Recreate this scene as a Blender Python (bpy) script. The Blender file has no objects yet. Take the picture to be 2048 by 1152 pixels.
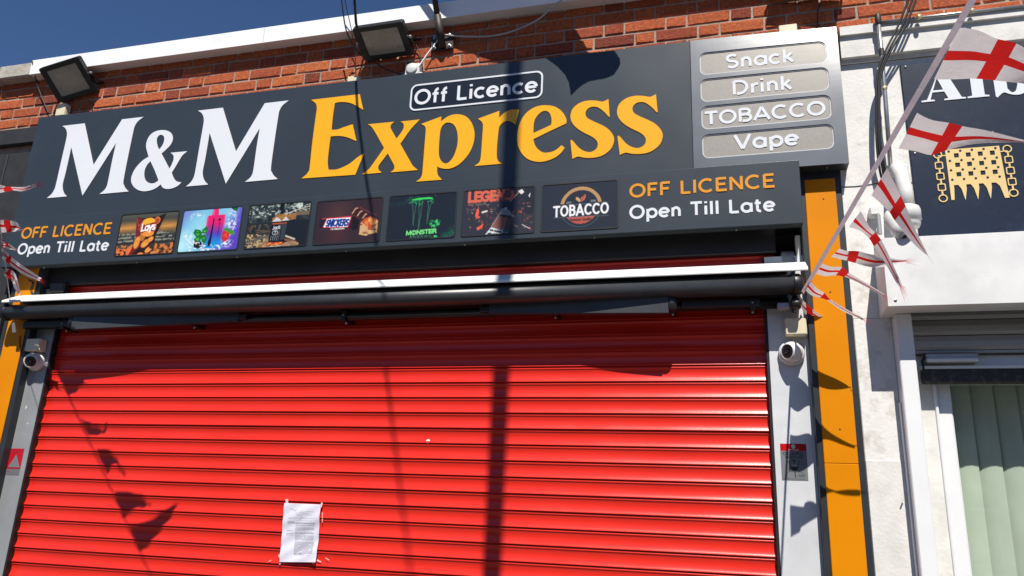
import bpy, bmesh, math, random
import numpy as np
from mathutils import Vector, Matrix
from math import radians, sin, cos, pi

scene = bpy.context.scene
COL = scene.collection
random.seed(7)
RNG = np.random.default_rng(11)

# ------------------------------------------------------------------ camera
EYE = Vector((0.0, -3.64, 1.60))
R0 = Vector((0.96386489, 0.26315617, 0.04139200))      # camera right
R1 = Vector((-0.03677775, 0.28534643, -0.95771854))    # camera down
R2 = Vector((-0.26384061, 0.92158898, 0.28471370))     # camera forward
FPX = 1557.12
cam_d = bpy.data.cameras.new('camera')
cam_d.sensor_width = 36.0
cam_d.lens = FPX * 36.0 / 2048.0
cam_d.clip_start = 0.02
cam_d.clip_end = 3000.0
cam = bpy.data.objects.new('camera', cam_d)
COL.objects.link(cam)
cam.matrix_world = Matrix(((R0.x, -R1.x, -R2.x, EYE.x), (R0.y, -R1.y, -R2.y, EYE.y),
                           (R0.z, -R1.z, -R2.z, EYE.z), (0, 0, 0, 1)))
scene.camera = cam

# ------------------------------------------------------------------ sky, sun, exposure
SUN = Vector((0.27, -1.0, 1.5)).normalized()           # towards the sun
world = bpy.data.worlds.new('World')
scene.world = world
world.use_nodes = True
wn = world.node_tree
bg = wn.nodes['Background']
sky = wn.nodes.new('ShaderNodeTexSky')
sky.sky_type = 'NISHITA'
sky.sun_disc = False
sky.sun_elevation = math.asin(SUN.z)
sky.sun_rotation = math.atan2(SUN.x, SUN.y)
sky.altitude = 60.0
sky.air_density = 0.8
sky.dust_density = 0.0
sky.ozone_density = 10.0
wn.links.new(sky.outputs[0], bg.inputs[0])
bg.inputs[1].default_value = 0.074
sun_d = bpy.data.lights.new('sun', 'SUN')
sun_d.energy = 5.0
sun_d.angle = radians(0.32)
sun_d.color = (1.0, 0.95, 0.87)
sun = bpy.data.objects.new('sun', sun_d)
sun.location = (2, -8, 14)
sun.rotation_euler = SUN.to_track_quat('Z', 'Y').to_euler()
COL.objects.link(sun)
scene.view_settings.view_transform = 'Standard'
scene.view_settings.look = 'None'
scene.view_settings.gamma = 1.0
scene.view_settings.use_curve_mapping = False
scene.view_settings.exposure = 0.40

# ------------------------------------------------------------------ survey helper: photo point + known wall plane -> place
def ray(px, py):
    return R0 * ((px - 1024) / FPX) + R1 * ((py - 576) / FPX) + R2
def at(px, py, Y=0.0):
    r = ray(px, py)
    return EYE + r * ((Y - EYE.y) / r.y)

# ------------------------------------------------------------------ materials
MATS = {}
def mat(name, col, rough=0.5, metal=0.0, spec=0.5, var=0.12, vscale=6.0, bump=0.0, bscale=150.0,
        dirt=0.0, dirtcol=(0.1, 0.09, 0.08), dscale=3.0, coat=0.0, rvar=0.0, objvar=0.0, ior=1.5):
    if name in MATS:
        return MATS[name]
    m = bpy.data.materials.new(name)
    m.use_nodes = True
    nt = m.node_tree
    b = nt.nodes['Principled BSDF']
    L = nt.links.new
    tc = nt.nodes.new('ShaderNodeTexCoord')
    geo = nt.nodes.new('ShaderNodeNewGeometry')
    src = geo.outputs['Position']
    n1 = nt.nodes.new('ShaderNodeTexNoise')
    n1.inputs['Scale'].default_value = vscale
    n1.inputs['Detail'].default_value = 6
    L(src, n1.inputs['Vector'])
    hsv = nt.nodes.new('ShaderNodeMix')
    hsv.data_type = 'RGBA'
    c = Vector(col)
    lo = tuple(max(0.0, x * (1 - var)) for x in col) + (1,)
    hi = tuple(min(1.0, x * (1 + var)) for x in col) + (1,)
    hsv.inputs[6].default_value = lo
    hsv.inputs[7].default_value = hi
    ramp = nt.nodes.new('ShaderNodeMapRange')
    ramp.inputs[1].default_value = 0.3
    ramp.inputs[2].default_value = 0.7
    L(n1.outputs[0], ramp.inputs[0])
    L(ramp.outputs[0], hsv.inputs[0])
    out = hsv.outputs[2]
    if objvar:
        oi = nt.nodes.new('ShaderNodeObjectInfo')
        hv = nt.nodes.new('ShaderNodeHueSaturation')
        mr = nt.nodes.new('ShaderNodeMapRange')
        mr.inputs[3].default_value = 1 - objvar
        mr.inputs[4].default_value = 1 + objvar
        L(oi.outputs['Random'], mr.inputs[0])
        L(mr.outputs[0], hv.inputs['Value'])
        L(out, hv.inputs['Color'])
        out = hv.outputs[0]
    if dirt:
        n2 = nt.nodes.new('ShaderNodeTexNoise')
        n2.inputs['Scale'].default_value = dscale
        n2.inputs['Detail'].default_value = 12
        n2.inputs['Roughness'].default_value = 0.72
        L(src, n2.inputs['Vector'])
        mr = nt.nodes.new('ShaderNodeMapRange')
        mr.inputs[1].default_value = 0.52
        mr.inputs[2].default_value = 0.74
        mr.inputs[4].default_value = dirt
        L(n2.outputs[0], mr.inputs[0])
        mx = nt.nodes.new('ShaderNodeMix')
        mx.data_type = 'RGBA'
        L(mr.outputs[0], mx.inputs[0])
        L(out, mx.inputs[6])
        mx.inputs[7].default_value = tuple(dirtcol) + (1,)
        out = mx.outputs[2]
    L(out, b.inputs['Base Color'])
    b.inputs['Roughness'].default_value = rough
    b.inputs['Metallic'].default_value = metal
    b.inputs['IOR'].default_value = ior
    b.inputs['Specular IOR Level'].default_value = spec
    if coat:
        b.inputs['Coat Weight'].default_value = coat
        b.inputs['Coat Roughness'].default_value = 0.12
    if rvar:
        n3 = nt.nodes.new('ShaderNodeTexNoise')
        n3.inputs['Scale'].default_value = vscale * 2.3
        n3.inputs['Detail'].default_value = 8
        L(src, n3.inputs['Vector'])
        mr = nt.nodes.new('ShaderNodeMapRange')
        mr.inputs[3].default_value = rough - rvar
        mr.inputs[4].default_value = rough + rvar
        L(n3.outputs[0], mr.inputs[0])
        L(mr.outputs[0], b.inputs['Roughness'])
    if bump:
        n4 = nt.nodes.new('ShaderNodeTexNoise')
        n4.inputs['Scale'].default_value = bscale
        n4.inputs['Detail'].default_value = 5
        L(src, n4.inputs['Vector'])
        bp = nt.nodes.new('ShaderNodeBump')
        bp.inputs['Strength'].default_value = bump
        bp.inputs['Distance'].default_value = 0.004
        L(n4.outputs[0], bp.inputs['Height'])
        L(bp.outputs[0], b.inputs['Normal'])
    MATS[name] = m
    return m

def brick_mat():
    m = bpy.data.materials.new('brick_face')
    m.use_nodes = True
    nt = m.node_tree
    L = nt.links.new
    b = nt.nodes['Principled BSDF']
    geo = nt.nodes.new('ShaderNodeNewGeometry')
    oi = nt.nodes.new('ShaderNodeObjectInfo')
    cr = nt.nodes.new('ShaderNodeValToRGB')
    e = cr.color_ramp.elements
    e[0].position = 0.0; e[0].color = (0.25, 0.062, 0.042, 1)
    e[1].position = 1.0; e[1].color = (0.66, 0.185, 0.070, 1)
    for p, c in ((0.12, (0.38, 0.088, 0.048, 1)), (0.3, (0.52, 0.128, 0.056, 1)), (0.7, (0.60, 0.152, 0.060, 1))):
        k = cr.color_ramp.elements.new(p); k.color = c
    L(oi.outputs['Random'], cr.inputs[0])
    n = nt.nodes.new('ShaderNodeTexNoise')
    n.inputs['Scale'].default_value = 55
    n.inputs['Detail'].default_value = 9
    n.inputs['Roughness'].default_value = 0.7
    L(geo.outputs['Position'], n.inputs['Vector'])
    mr = nt.nodes.new('ShaderNodeMapRange')
    mr.inputs[1].default_value = 0.32; mr.inputs[2].default_value = 0.68
    mr.inputs[3].default_value = 0.62; mr.inputs[4].default_value = 1.25
    L(n.outputs[0], mr.inputs[0])
    hv = nt.nodes.new('ShaderNodeHueSaturation')
    L(cr.outputs[0], hv.inputs['Color']); L(mr.outputs[0], hv.inputs['Value'])
    L(hv.outputs[0], b.inputs['Base Color'])
    b.inputs['Roughness'].default_value = 0.92
    b.inputs['Specular IOR Level'].default_value = 0.2
    # creased, dragged brick face
    mp = nt.nodes.new('ShaderNodeMapping')
    mp.inputs['Scale'].default_value = (48, 60, 85)
    L(geo.outputs['Position'], mp.inputs['Vector'])
    n2 = nt.nodes.new('ShaderNodeTexNoise')
    n2.inputs['Scale'].default_value = 1.0
    n2.inputs['Detail'].default_value = 8
    n2.inputs['Roughness'].default_value = 0.62
    n2.inputs['Distortion'].default_value = 2.2
    L(mp.outputs[0], n2.inputs['Vector'])
    bp = nt.nodes.new('ShaderNodeBump')
    bp.inputs['Strength'].default_value = 1.0
    bp.inputs['Distance'].default_value = 0.016
    L(n2.outputs[0], bp.inputs['Height'])
    L(bp.outputs[0], b.inputs['Normal'])
    return m

def vcol_mat(name, rough=0.35, bump=0.0):
    m = bpy.data.materials.new(name)
    m.use_nodes = True
    nt = m.node_tree
    b = nt.nodes['Principled BSDF']
    a = nt.nodes.new('ShaderNodeAttribute')
    a.attribute_name = 'print'
    nt.links.new(a.outputs['Color'], b.inputs['Base Color'])
    b.inputs['Roughness'].default_value = rough
    b.inputs['Specular IOR Level'].default_value = 0.35
    return m

def cloth_mat(name, col):
    m = bpy.data.materials.new(name)
    m.use_nodes = True
    nt = m.node_tree
    L = nt.links.new
    for n in list(nt.nodes):
        nt.nodes.remove(n)
    o = nt.nodes.new('ShaderNodeOutputMaterial')
    d = nt.nodes.new('ShaderNodeBsdfDiffuse')
    t = nt.nodes.new('ShaderNodeBsdfTranslucent')
    mx = nt.nodes.new('ShaderNodeMixShader')
    geo = nt.nodes.new('ShaderNodeNewGeometry')
    nz = nt.nodes.new('ShaderNodeTexNoise')
    nz.inputs['Scale'].default_value = 25
    nz.inputs['Detail'].default_value = 6
    L(geo.outputs['Position'], nz.inputs['Vector'])
    mr = nt.nodes.new('ShaderNodeMapRange')
    mr.inputs[3].default_value = 0.82; mr.inputs[4].default_value = 1.06
    L(nz.outputs[0], mr.inputs[0])
    hv = nt.nodes.new('ShaderNodeHueSaturation')
    hv.inputs['Color'].default_value = tuple(col) + (1,)
    L(mr.outputs[0], hv.inputs['Value'])
    L(hv.outputs[0], d.inputs['Color'])
    L(hv.outputs[0], t.inputs['Color'])
    wr = nt.nodes.new('ShaderNodeTexNoise')
    wr.inputs['Scale'].default_value = 38; wr.inputs['Detail'].default_value = 4; wr.inputs['Distortion'].default_value = 1.2
    L(geo.outputs['Position'], wr.inputs['Vector'])
    bp = nt.nodes.new('ShaderNodeBump')
    bp.inputs['Strength'].default_value = 0.22; bp.inputs['Distance'].default_value = 0.010
    L(wr.outputs[0], bp.inputs['Height'])
    L(bp.outputs[0], d.inputs['Normal']); L(bp.outputs[0], t.inputs['Normal'])
    mx.inputs[0].default_value = 0.38
    L(d.outputs[0], mx.inputs[1]); L(t.outputs[0], mx.inputs[2])
    L(mx.outputs[0], o.inputs[0])
    return m

def glass_mat(name, tint, fac=None):
    m = bpy.data.materials.new(name)
    m.use_nodes = True
    nt = m.node_tree
    L = nt.links.new
    for n in list(nt.nodes):
        nt.nodes.remove(n)
    o = nt.nodes.new('ShaderNodeOutputMaterial')
    t = nt.nodes.new('ShaderNodeBsdfTransparent')
    t.inputs[0].default_value = tuple(tint) + (1,)
    g = nt.nodes.new('ShaderNodeBsdfGlossy')
    g.inputs['Roughness'].default_value = 0.03
    f = nt.nodes.new('ShaderNodeLayerWeight')
    f.inputs[0].default_value = 0.5
    pw = nt.nodes.new('ShaderNodeMath'); pw.operation = 'POWER'; pw.inputs[1].default_value = 5.0
    L(f.outputs['Facing'], pw.inputs[0])
    f = nt.nodes.new('ShaderNodeMapRange')
    f.inputs[3].default_value = 0.03; f.inputs[4].default_value = 0.9
    L(pw.outputs[0], f.inputs[0])
    mx = nt.nodes.new('ShaderNodeMixShader')
    L(f.outputs[0], mx.inputs[0]); L(t.outputs[0], mx.inputs[1]); L(g.outputs[0], mx.inputs[2])
    L(mx.outputs[0], o.inputs[0])
    return m

# ------------------------------------------------------------------ scene-graph helpers
def tag(o, label=None, cat=None, group=None, kind=None):
    if label: o['label'] = label
    if cat: o['category'] = cat
    if group: o['group'] = group
    if kind: o['kind'] = kind
    return o
def thing(name, loc, label, cat, group=None):
    o = bpy.data.objects.new(name, None)
    o.empty_display_size = 0.1
    o.location = loc
    COL.objects.link(o)
    return tag(o, label, cat, group)
def base_of(p):
    v = Vector((0, 0, 0))
    while p is not None:
        v += p.location
        p = p.parent
    return v
def link(name, me, m=None, parent=None, smooth=False):
    """me has its vertices in world coordinates; the origin is moved to the middle of its base"""
    n = len(me.vertices)
    co = np.empty(n * 3); me.vertices.foreach_get('co', co); co = co.reshape(-1, 3)
    lo, hi = co.min(0), co.max(0)
    c = np.array(((lo[0] + hi[0]) / 2, (lo[1] + hi[1]) / 2, lo[2]))
    co -= c
    me.vertices.foreach_set('co', co.ravel())
    if smooth:
        me.polygons.foreach_set('use_smooth', [True] * len(me.polygons))
    if m is not None:
        for q in (m if isinstance(m, (list, tuple)) else [m]):
            me.materials.append(q)
    me.name = name
    me.update()
    o = bpy.data.objects.new(name, me)
    COL.objects.link(o)
    o.location = Vector(c) - base_of(parent)
    o.parent = parent
    return o

class MB:
    """collects simple shapes into one mesh"""
    def __init__(s): s.v = []; s.f = []; s.mi = []
    def add(s, vs, fs, mi=0):
        k = len(s.v)
        s.v += [tuple(v) for v in vs]
        s.f += [tuple(i + k for i in f) for f in fs]
        s.mi += [mi] * len(fs)
        return s
    def box(s, x0, x1, y0, y1, z0, z1, mi=0):
        vs = [(x0, y0, z0), (x1, y0, z0), (x1, y1, z0), (x0, y1, z0), (x0, y0, z1), (x1, y0, z1), (x1, y1, z1), (x0, y1, z1)]
        return s.add(vs, [(0, 3, 2, 1), (4, 5, 6, 7), (0, 1, 5, 4), (1, 2, 6, 5), (2, 3, 7, 6), (3, 0, 4, 7)], mi)
    def bbox(s, x0, x1, y0, y1, z0, z1, b=0.003, mi=0):
        """box with chamfered edges"""
        X = (x0, x1); Y = (y0, y1); Z = (z0, z1)
        b = min(b, (x1 - x0) * .45, (y1 - y0) * .45, (z1 - z0) * .45)
        bm = bmesh.new()
        bmesh.ops.create_cube(bm, size=1)
        for v in bm.verts:
            v.co = Vector((X[v.co.x > 0], Y[v.co.y > 0], Z[v.co.z > 0]))
        bmesh.ops.bevel(bm, geom=list(bm.edges), offset=b, segments=1, affect='EDGES', profile=0.5)
        bm.verts.index_update()
        s.add([v.co for v in bm.verts], [[v.index for v in f.verts] for f in bm.faces], mi)
        bm.free()
        return s
    def tube(s, pts, r, n=8, caps=True, mi=0):
        pts = [Vector(p) for p in pts]
        rr = r if isinstance(r, (list, tuple)) else [r] * len(pts)
        rings = []; up = None
        for i, p in enumerate(pts):
            d = (pts[min(i + 1, len(pts) - 1)] - pts[max(i - 1, 0)]).normalized()
            if up is None:
                up = d.orthogonal().normalized()
            up = (up - d * up.dot(d)).normalized()
            sd = d.cross(up)
            rings.append([p + (up * cos(2 * pi * k / n) + sd * sin(2 * pi * k / n)) * rr[i] for k in range(n)])
        vs = [v for rg in rings for v in rg]; fs = []
        for i in range(len(pts) - 1):
            for k in range(n):
                fs.append((i * n + k, i * n + (k + 1) % n, (i + 1) * n + (k + 1) % n, (i + 1) * n + k))
        if caps:
            fs.append(tuple(range(n - 1, -1, -1))); fs.append(tuple((len(pts) - 1) * n + k for k in range(n)))
        return s.add(vs, fs, mi)
    def sweep(s, prof, x0, x1, mi=0, caps=True):
        """profile of (y,z) points swept along x"""
        n = len(prof)
        vs = [(x0, y, z) for y, z in prof] + [(x1, y, z) for y, z in prof]
        fs = [(i, (i + 1) % n, n + (i + 1) % n, n + i) for i in range(n)]
        if caps:
            fs.append(tuple(range(n - 1, -1, -1))); fs.append(tuple(range(n, 2 * n)))
        return s.add(vs, fs, mi)
    def lathe(s, prof, c, axis, n=20, mi=0):
        """profile of (radius, height) turned about an axis through c"""
        a = Vector(axis).normalized(); u = a.orthogonal().normalized(); w = a.cross(u); c = Vector(c)
        vs = [c + a * h + (u * cos(2 * pi * k / n) + w * sin(2 * pi * k / n)) * r for r, h in prof for k in range(n)]
        fs = [(i * n + k, i * n + (k + 1) % n, (i + 1) * n + (k + 1) % n, (i + 1) * n + k) for i in range(len(prof) - 1) for k in range(n)]
        if prof[0][0] > 1e-5: fs.append(tuple(range(n - 1, -1, -1)))
        if prof[-1][0] > 1e-5: fs.append(tuple((len(prof) - 1) * n + k for k in range(n)))
        return s.add(vs, fs, mi)
    def obox(s, c, ax, ay, az, hx, hy, hz, mi=0):
        """oriented box with centre c, unit axes and half sizes"""
        c, ax, ay, az = Vector(c), Vector(ax), Vector(ay), Vector(az)
        vs = [c + ax * (hx * i) + ay * (hy * j) + az * (hz * k) for k in (-1, 1) for i, j in ((-1, -1), (1, -1), (1, 1), (-1, 1))]
        return s.add(vs, [(0, 3, 2, 1), (4, 5, 6, 7), (0, 1, 5, 4), (1, 2, 6, 5), (2, 3, 7, 6), (3, 0, 4, 7)], mi)
    def mesh(s):
        me = bpy.data.meshes.new('m')
        me.from_pydata([tuple(v) for v in s.v], [], s.f)
        me.polygons.foreach_set('material_index', s.mi)
        me.validate()
        bm = bmesh.new(); bm.from_mesh(me)
        bmesh.ops.recalc_face_normals(bm, faces=bm.faces); bm.to_mesh(me); bm.free()
        return me
    def build(s, name, m, parent=None, smooth=False):
        return link(name, s.mesh(), m, parent, smooth)

def fill_mesh(loops, Y, depth):
    """flat shape from 2-D loops (x,z); outer loop and holes; front face at Y, going back by depth"""
    cu = bpy.data.curves.new('c', 'CURVE')
    cu.dimensions = '2D'; cu.fill_mode = 'BOTH'; cu.extrude = depth / 2
    for lp in loops:
        sp = cu.splines.new('POLY')
        sp.points.add(len(lp) - 1)
        for p, q in zip(sp.points, lp):
            p.co = (q[0], q[1], 0, 1)
        sp.use_cyclic_u = True
    ob = bpy.data.objects.new('c', cu)
    me = bpy.data.meshes.new_from_object(ob)
    bpy.data.objects.remove(ob); bpy.data.curves.remove(cu)
    n = len(me.vertices)
    co = np.empty(n * 3); me.vertices.foreach_get('co', co); co = co.reshape(-1, 3)
    out = np.stack([co[:, 0], Y + depth / 2 - co[:, 2], co[:, 1]], 1)
    me.vertices.foreach_set('co', out.ravel())
    me.materials.clear()
    return me

def smooth_path(pts, k=5):
    """closed path; entries with a third value are corners; between corners a Catmull-Rom curve"""
    n = len(pts); out = []
    P = [np.array(p[:2], float) for p in pts]; C = [len(p) > 2 for p in pts]
    for i in range(n):
        p1, p2 = P[i], P[(i + 1) % n]
        c1, c2 = C[i], C[(i + 1) % n]
        if c1 and c2:
            out.append(p1); continue
        p0 = P[i - 1] if not c1 else p1 * 2 - p2
        p3 = P[(i + 2) % n] if not c2 else p2 * 2 - p1
        for j in range(k):
            t = j / k
            out.append(0.5 * ((2 * p1) + (p2 - p0) * t + (2 * p0 - 5 * p1 + 4 * p2 - p3) * t * t + (3 * p1 - p0 - 3 * p2 + p3) * t ** 3))
    return out
def roundrect(x0, x1, z0, z1, r, n=5):
    out = []
    for cx, cz, a in ((x1 - r, z1 - r, 0), (x0 + r, z1 - r, 90), (x0 + r, z0 + r, 180), (x1 - r, z0 + r, 270)):
        for i in range(n + 1):
            t = radians(a + 90 * i / n)
            out.append((cx + r * cos(t), cz + r * sin(t)))
    return out

# ------------------------------------------------------------------ stroke lettering
def arc(cx, cy, rx, ry, a0, a1, n=14):
    return [(cx + rx * cos(radians(a0 + (a1 - a0) * i / n)), cy + ry * sin(radians(a0 + (a1 - a0) * i / n))) for i in range(n + 1)]
XH = 0.70
GL = {
 'O': (1.0, [arc(.5, .5, .44, .46, 90, 450, 28)]), 'C': (.9, [arc(.5, .5, .44, .46, 48, 312, 22)]),
 'G': (.98, [arc(.5, .5, .44, .46, 45, 345, 24), [(.93, .46), (.58, .46)]]),
 'D': (.92, [[(.12, 0), (.12, 1)], [(.12, .96)] + arc(.40, .5, .44, .46, 90, -90, 14) + [(.26, .04)]]),
 'T': (.76, [[(.0, .95), (.76, .95)], [(.38, .95), (.38, 0)]]),
 'B': (.8, [[(.12, 0), (.12, 1)], [(.12, .96), (.42, .96)] + arc(.46, .75, .22, .21, 90, -90, 8) + [(.12, .54)], [(.40, .54)] + arc(.48, .29, .26, .25, 90, -90, 10) + [(.26, .04)]]),
 'A': (.95, [[(.03, 0), (.47, 1)], [(.47, 1), (.92, 0)], [(.18, .29), (.76, .29)]]),
 'V': (.88, [[(.03, 1), (.44, 0)], [(.44, 0), (.86, 1)]]),
 'S': (.72, [arc(.36, .73, .28, .23, 35, 270, 12) + arc(.36, .27, .29, .23, 90, -145, 12)]),
 'L': (.66, [[(.12, 1), (.12, 0)], [(.12, .05), (.64, .05)]]), 'I': (.26, [[(.13, 0), (.13, 1)]]),
 'E': (.72, [[(.12, 0), (.12, 1)], [(.12, .95), (.68, .95)], [(.12, .51), (.62, .51)], [(.12, .05), (.70, .05)]]),
 'F': (.68, [[(.12, 0), (.12, 1)], [(.12, .95), (.66, .95)], [(.12, .50), (.58, .50)]]),
 'N': (.88, [[(.12, 0), (.12, 1)], [(.12, .97), (.76, .03)], [(.76, 0), (.76, 1)]]),
 'U': (.86, [[(.12, 1), (.12, .35)] + arc(.43, .35, .31, .31, 180, 360, 10) + [(.74, 1)]]),
 'R': (.82, [[(.12, 0), (.12, 1)], [(.12, .95), (.45, .95)] + arc(.45, .72, .25, .23, 90, -90, 8) + [(.12, .49)], [(.45, .49), (.76, 0)]]),
 'P': (.78, [[(.12, 0), (.12, 1)], [(.12, .95), (.45, .95)] + arc(.45, .71, .25, .24, 90, -90, 8) + [(.12, .47)]]),
 'K': (.84, [[(.12, 0), (.12, 1)], [(.74, 1), (.14, .42)], [(.32, .58), (.78, 0)]]),
 'M': (1.05, [[(.1, 0), (.14, 1)], [(.14, 1), (.52, .12)], [(.52, .12), (.91, 1)], [(.91, 1), (.95, 0)]]),
 'Y': (.82, [[(.03, 1), (.41, .45)], [(.79, 1), (.41, .45)], [(.41, .45), (.41, 0)]]),
 'H': (.86, [[(.12, 0), (.12, 1)], [(.74, 0), (.74, 1)], [(.12, .5), (.74, .5)]]),
 '2': (.68, [arc(.33, .70, .26, .26, 160, -20, 10) + [(.08, .04)], [(.08, .05), (.64, .05)]]),
 '4': (.72, [[(.52, 0), (.52, 1)], [(.52, .98), (.06, .28)], [(.06, .28), (.68, .28)]]),
 '0': (.7, [arc(.35, .5, .28, .46, 90, 450, 20)]), '9': (.68, [arc(.34, .68, .26, .28, 0, 360, 16), [(.60, .68), (.45, 0)]]), '7': (.66, [[(.04, .95), (.62, .95)], [(.62, .95), (.24, 0)]]),
 'f': (.42, [[(.20, 0), (.20, .74)] + arc(.40, .74, .20, .22, 180, 95, 7), [(.03, .62), (.40, .62)]]),
 'i': (.24, [[(.12, 0), (.12, .68)], [(.12, .86), (.12, 1.0)]]), 'l': (.24, [[(.12, 0), (.12, 1.0)]]),
 'c': (.64, [arc(.36, .35, .31, .31, 48, 312, 18)]),
 'e': (.70, [[(.06, .36), (.655, .36)], arc(.36, .35, .30, .31, 2, 318, 22)]),
 'n': (.66, [[(.11, 0), (.11, .68)], [(.11, .36)] + arc(.33, .38, .22, .28, 165, 0, 10) + [(.55, 0)]]),
 'a': (.74, [arc(.36, .35, .30, .31, 30, 340, 22), [(.655, 0), (.655, .68)]]),
 'k': (.62, [[(.11, 0), (.11, 1)], [(.52, .68), (.12, .27)], [(.25, .40), (.58, 0)]]),
 'r': (.42, [[(.11, 0), (.11, .68)], [(.11, .36)] + arc(.36, .36, .25, .28, 175, 70, 7)]),
 'p': (.74, [[(.11, -.30), (.11, .68)], arc(.40, .35, .29, .31, 150, -160, 20)]),
 't': (.44, [[(.18, .90), (.18, .20)] + arc(.34, .20, .16, .17, 180, 290, 6), [(.02, .64), (.40, .64)]]),
 's': (.56, [arc(.28, .51, .20, .155, 35, 270, 9) + arc(.28, .19, .21, .16, 90, -145, 9)]),
 'y': (.62, [[(.04, .68), (.31, .04)], [(.58, .68), (.22, -.28)]]), 'o': (.72, [arc(.36, .34, .30, .31, 90, 450, 20)]),
 'u': (.66, [[(.11, .68), (.11, .28)] + arc(.33, .28, .22, .25, 180, 360, 8) + [(.55, .68)], [(.55, .3), (.55, 0)]]),
 'm': (1.0, [[(.11, 0), (.11, .68)], [(.11, .4)] + arc(.30, .42, .19, .24, 165, 0, 8) + [(.49, 0)], [(.49, .4)] + arc(.68, .42, .19, .24, 165, 0, 8) + [(.87, 0)]]),
 'd': (.74, [arc(.36, .35, .30, .31, 30, 340, 22), [(.655, 0), (.655, 1)]]), 'b': (.74, [arc(.38, .35, .29, .31, 150, -160, 20), [(.11, 0), (.11, 1)]]),
 'v': (.58, [[(.03, .68), (.29, 0)], [(.29, 0), (.55, .68)]]), 'w': (.86, [[(.03, .68), (.24, 0)], [(.24, 0), (.43, .6)], [(.43, .6), (.62, 0)], [(.62, 0), (.83, .68)]]),
 'h': (.66, [[(.11, 0), (.11, 1)], [(.11, .36)] + arc(.33, .38, .22, .28, 165, 0, 10) + [(.55, 0)]]),
 'J': (.6, [[(.46, 1), (.46, .28)] + arc(.26, .28, .20, .24, 0, -160, 8)]), 'Q': (1.0, [arc(.5, .5, .44, .46, 90, 450, 28), [(.6, .3), (.92, -.02)]]),
 'g': (.74, [arc(.36, .35, .30, .31, 30, 340, 22), [(.655, .68), (.655, -.08)] + arc(.40, -.06, .255, .22, 0, -140, 8)]), 'q': (.74, [arc(.36, .35, .30, .31, 30, 340, 22), [(.655, -.3), (.655, .68)]]), 'x': (.6, [[(.05, 0), (.55, .68)], [(.05, .68), (.55, 0)]]), 'z': (.56, [[(.05, .64), (.5, .64)], [(.5, .64), (.05, .04)], [(.05, .04), (.52, .04)]]),
 '-': (.4, [[(.05, .36), (.35, .36)]]), ' ': (.38, []), '.': (.24, [[(.12, 0), (.12, .1)]]),
}
def text_layout(s, gap=0.10):
    x = 0.0; out = []
    for ch in s:
        w, st = GL[ch]
        out.append((ch, x, [[(px + x, py) for px, py in q] for q in st]))
        x += w + gap
    return out, x - gap
def ribbon(mb, pts, w, Y, depth):
    """one stroke as a solid flat bar: pts are (x,z)"""
    P = [np.array(p, float) for p in pts]
    closed = np.allclose(P[0], P[-1])
    n = len(P); a = []; b = []
    for i in range(n):
        if closed:
            p0 = P[i - 1] if i > 0 else P[-2]; p2 = P[i + 1] if i < n - 1 else P[1]
        else:
            p0 = P[max(i - 1, 0)]; p2 = P[min(i + 1, n - 1)]
        d0 = P[i] - p0; d1 = p2 - P[i]
        if np.linalg.norm(d0) < 1e-9: d0 = d1
        if np.linalg.norm(d1) < 1e-9: d1 = d0
        d0 = d0 / np.linalg.norm(d0); d1 = d1 / np.linalg.norm(d1)
        t = d0 + d1
        t = t / max(np.linalg.norm(t), 1e-6)
        nn = np.array((-t[1], t[0])); sc = 1 / max(0.5, np.dot(nn, np.array((-d0[1], d0[0]))))
        a.append(P[i] + nn * w / 2 * sc); b.append(P[i] - nn * w / 2 * sc)
    vs = []
    for q in (a, b):
        vs += [(p[0], Y, p[1]) for p in q]
    for q in (a, b):
        vs += [(p[0], Y + depth, p[1]) for p in q]
    fs = []
    for i in range(n - 1):
        fs += [(i, i + 1, n + i + 1, n + i), (i, 2 * n + i, 2 * n + i + 1, i + 1), (n + i, n + i + 1, 3 * n + i + 1, 3 * n + i)]
    if not closed:
        fs += [(0, n, 3 * n, 2 * n), (n - 1, 2 * n - 1, 4 * n - 1, 3 * n - 1)]
    mb.add(vs, fs)
def lettering(s, x0, x1, z0, h, Y, weight, m, parent, depth=0.004, gap=0.10, slope=0.0, name='letter'):
    """each letter of s a raised part, from x0 to x1, cap height h above z0"""
    lay, W = text_layout(s, gap)
    sx = (x1 - x0) / W
    for ch, ox, strokes in lay:
        if not strokes: continue
        mb = MB()
        for i, st in enumerate(strokes):
            pts = [(x0 + px * sx, z0 + py * h + slope * (px * sx)) for px, py in st]
            ribbon(mb, pts, weight, Y - 0.0005 * i, depth + 0.0005 * i)
        mb.build(name, m, parent)

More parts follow.
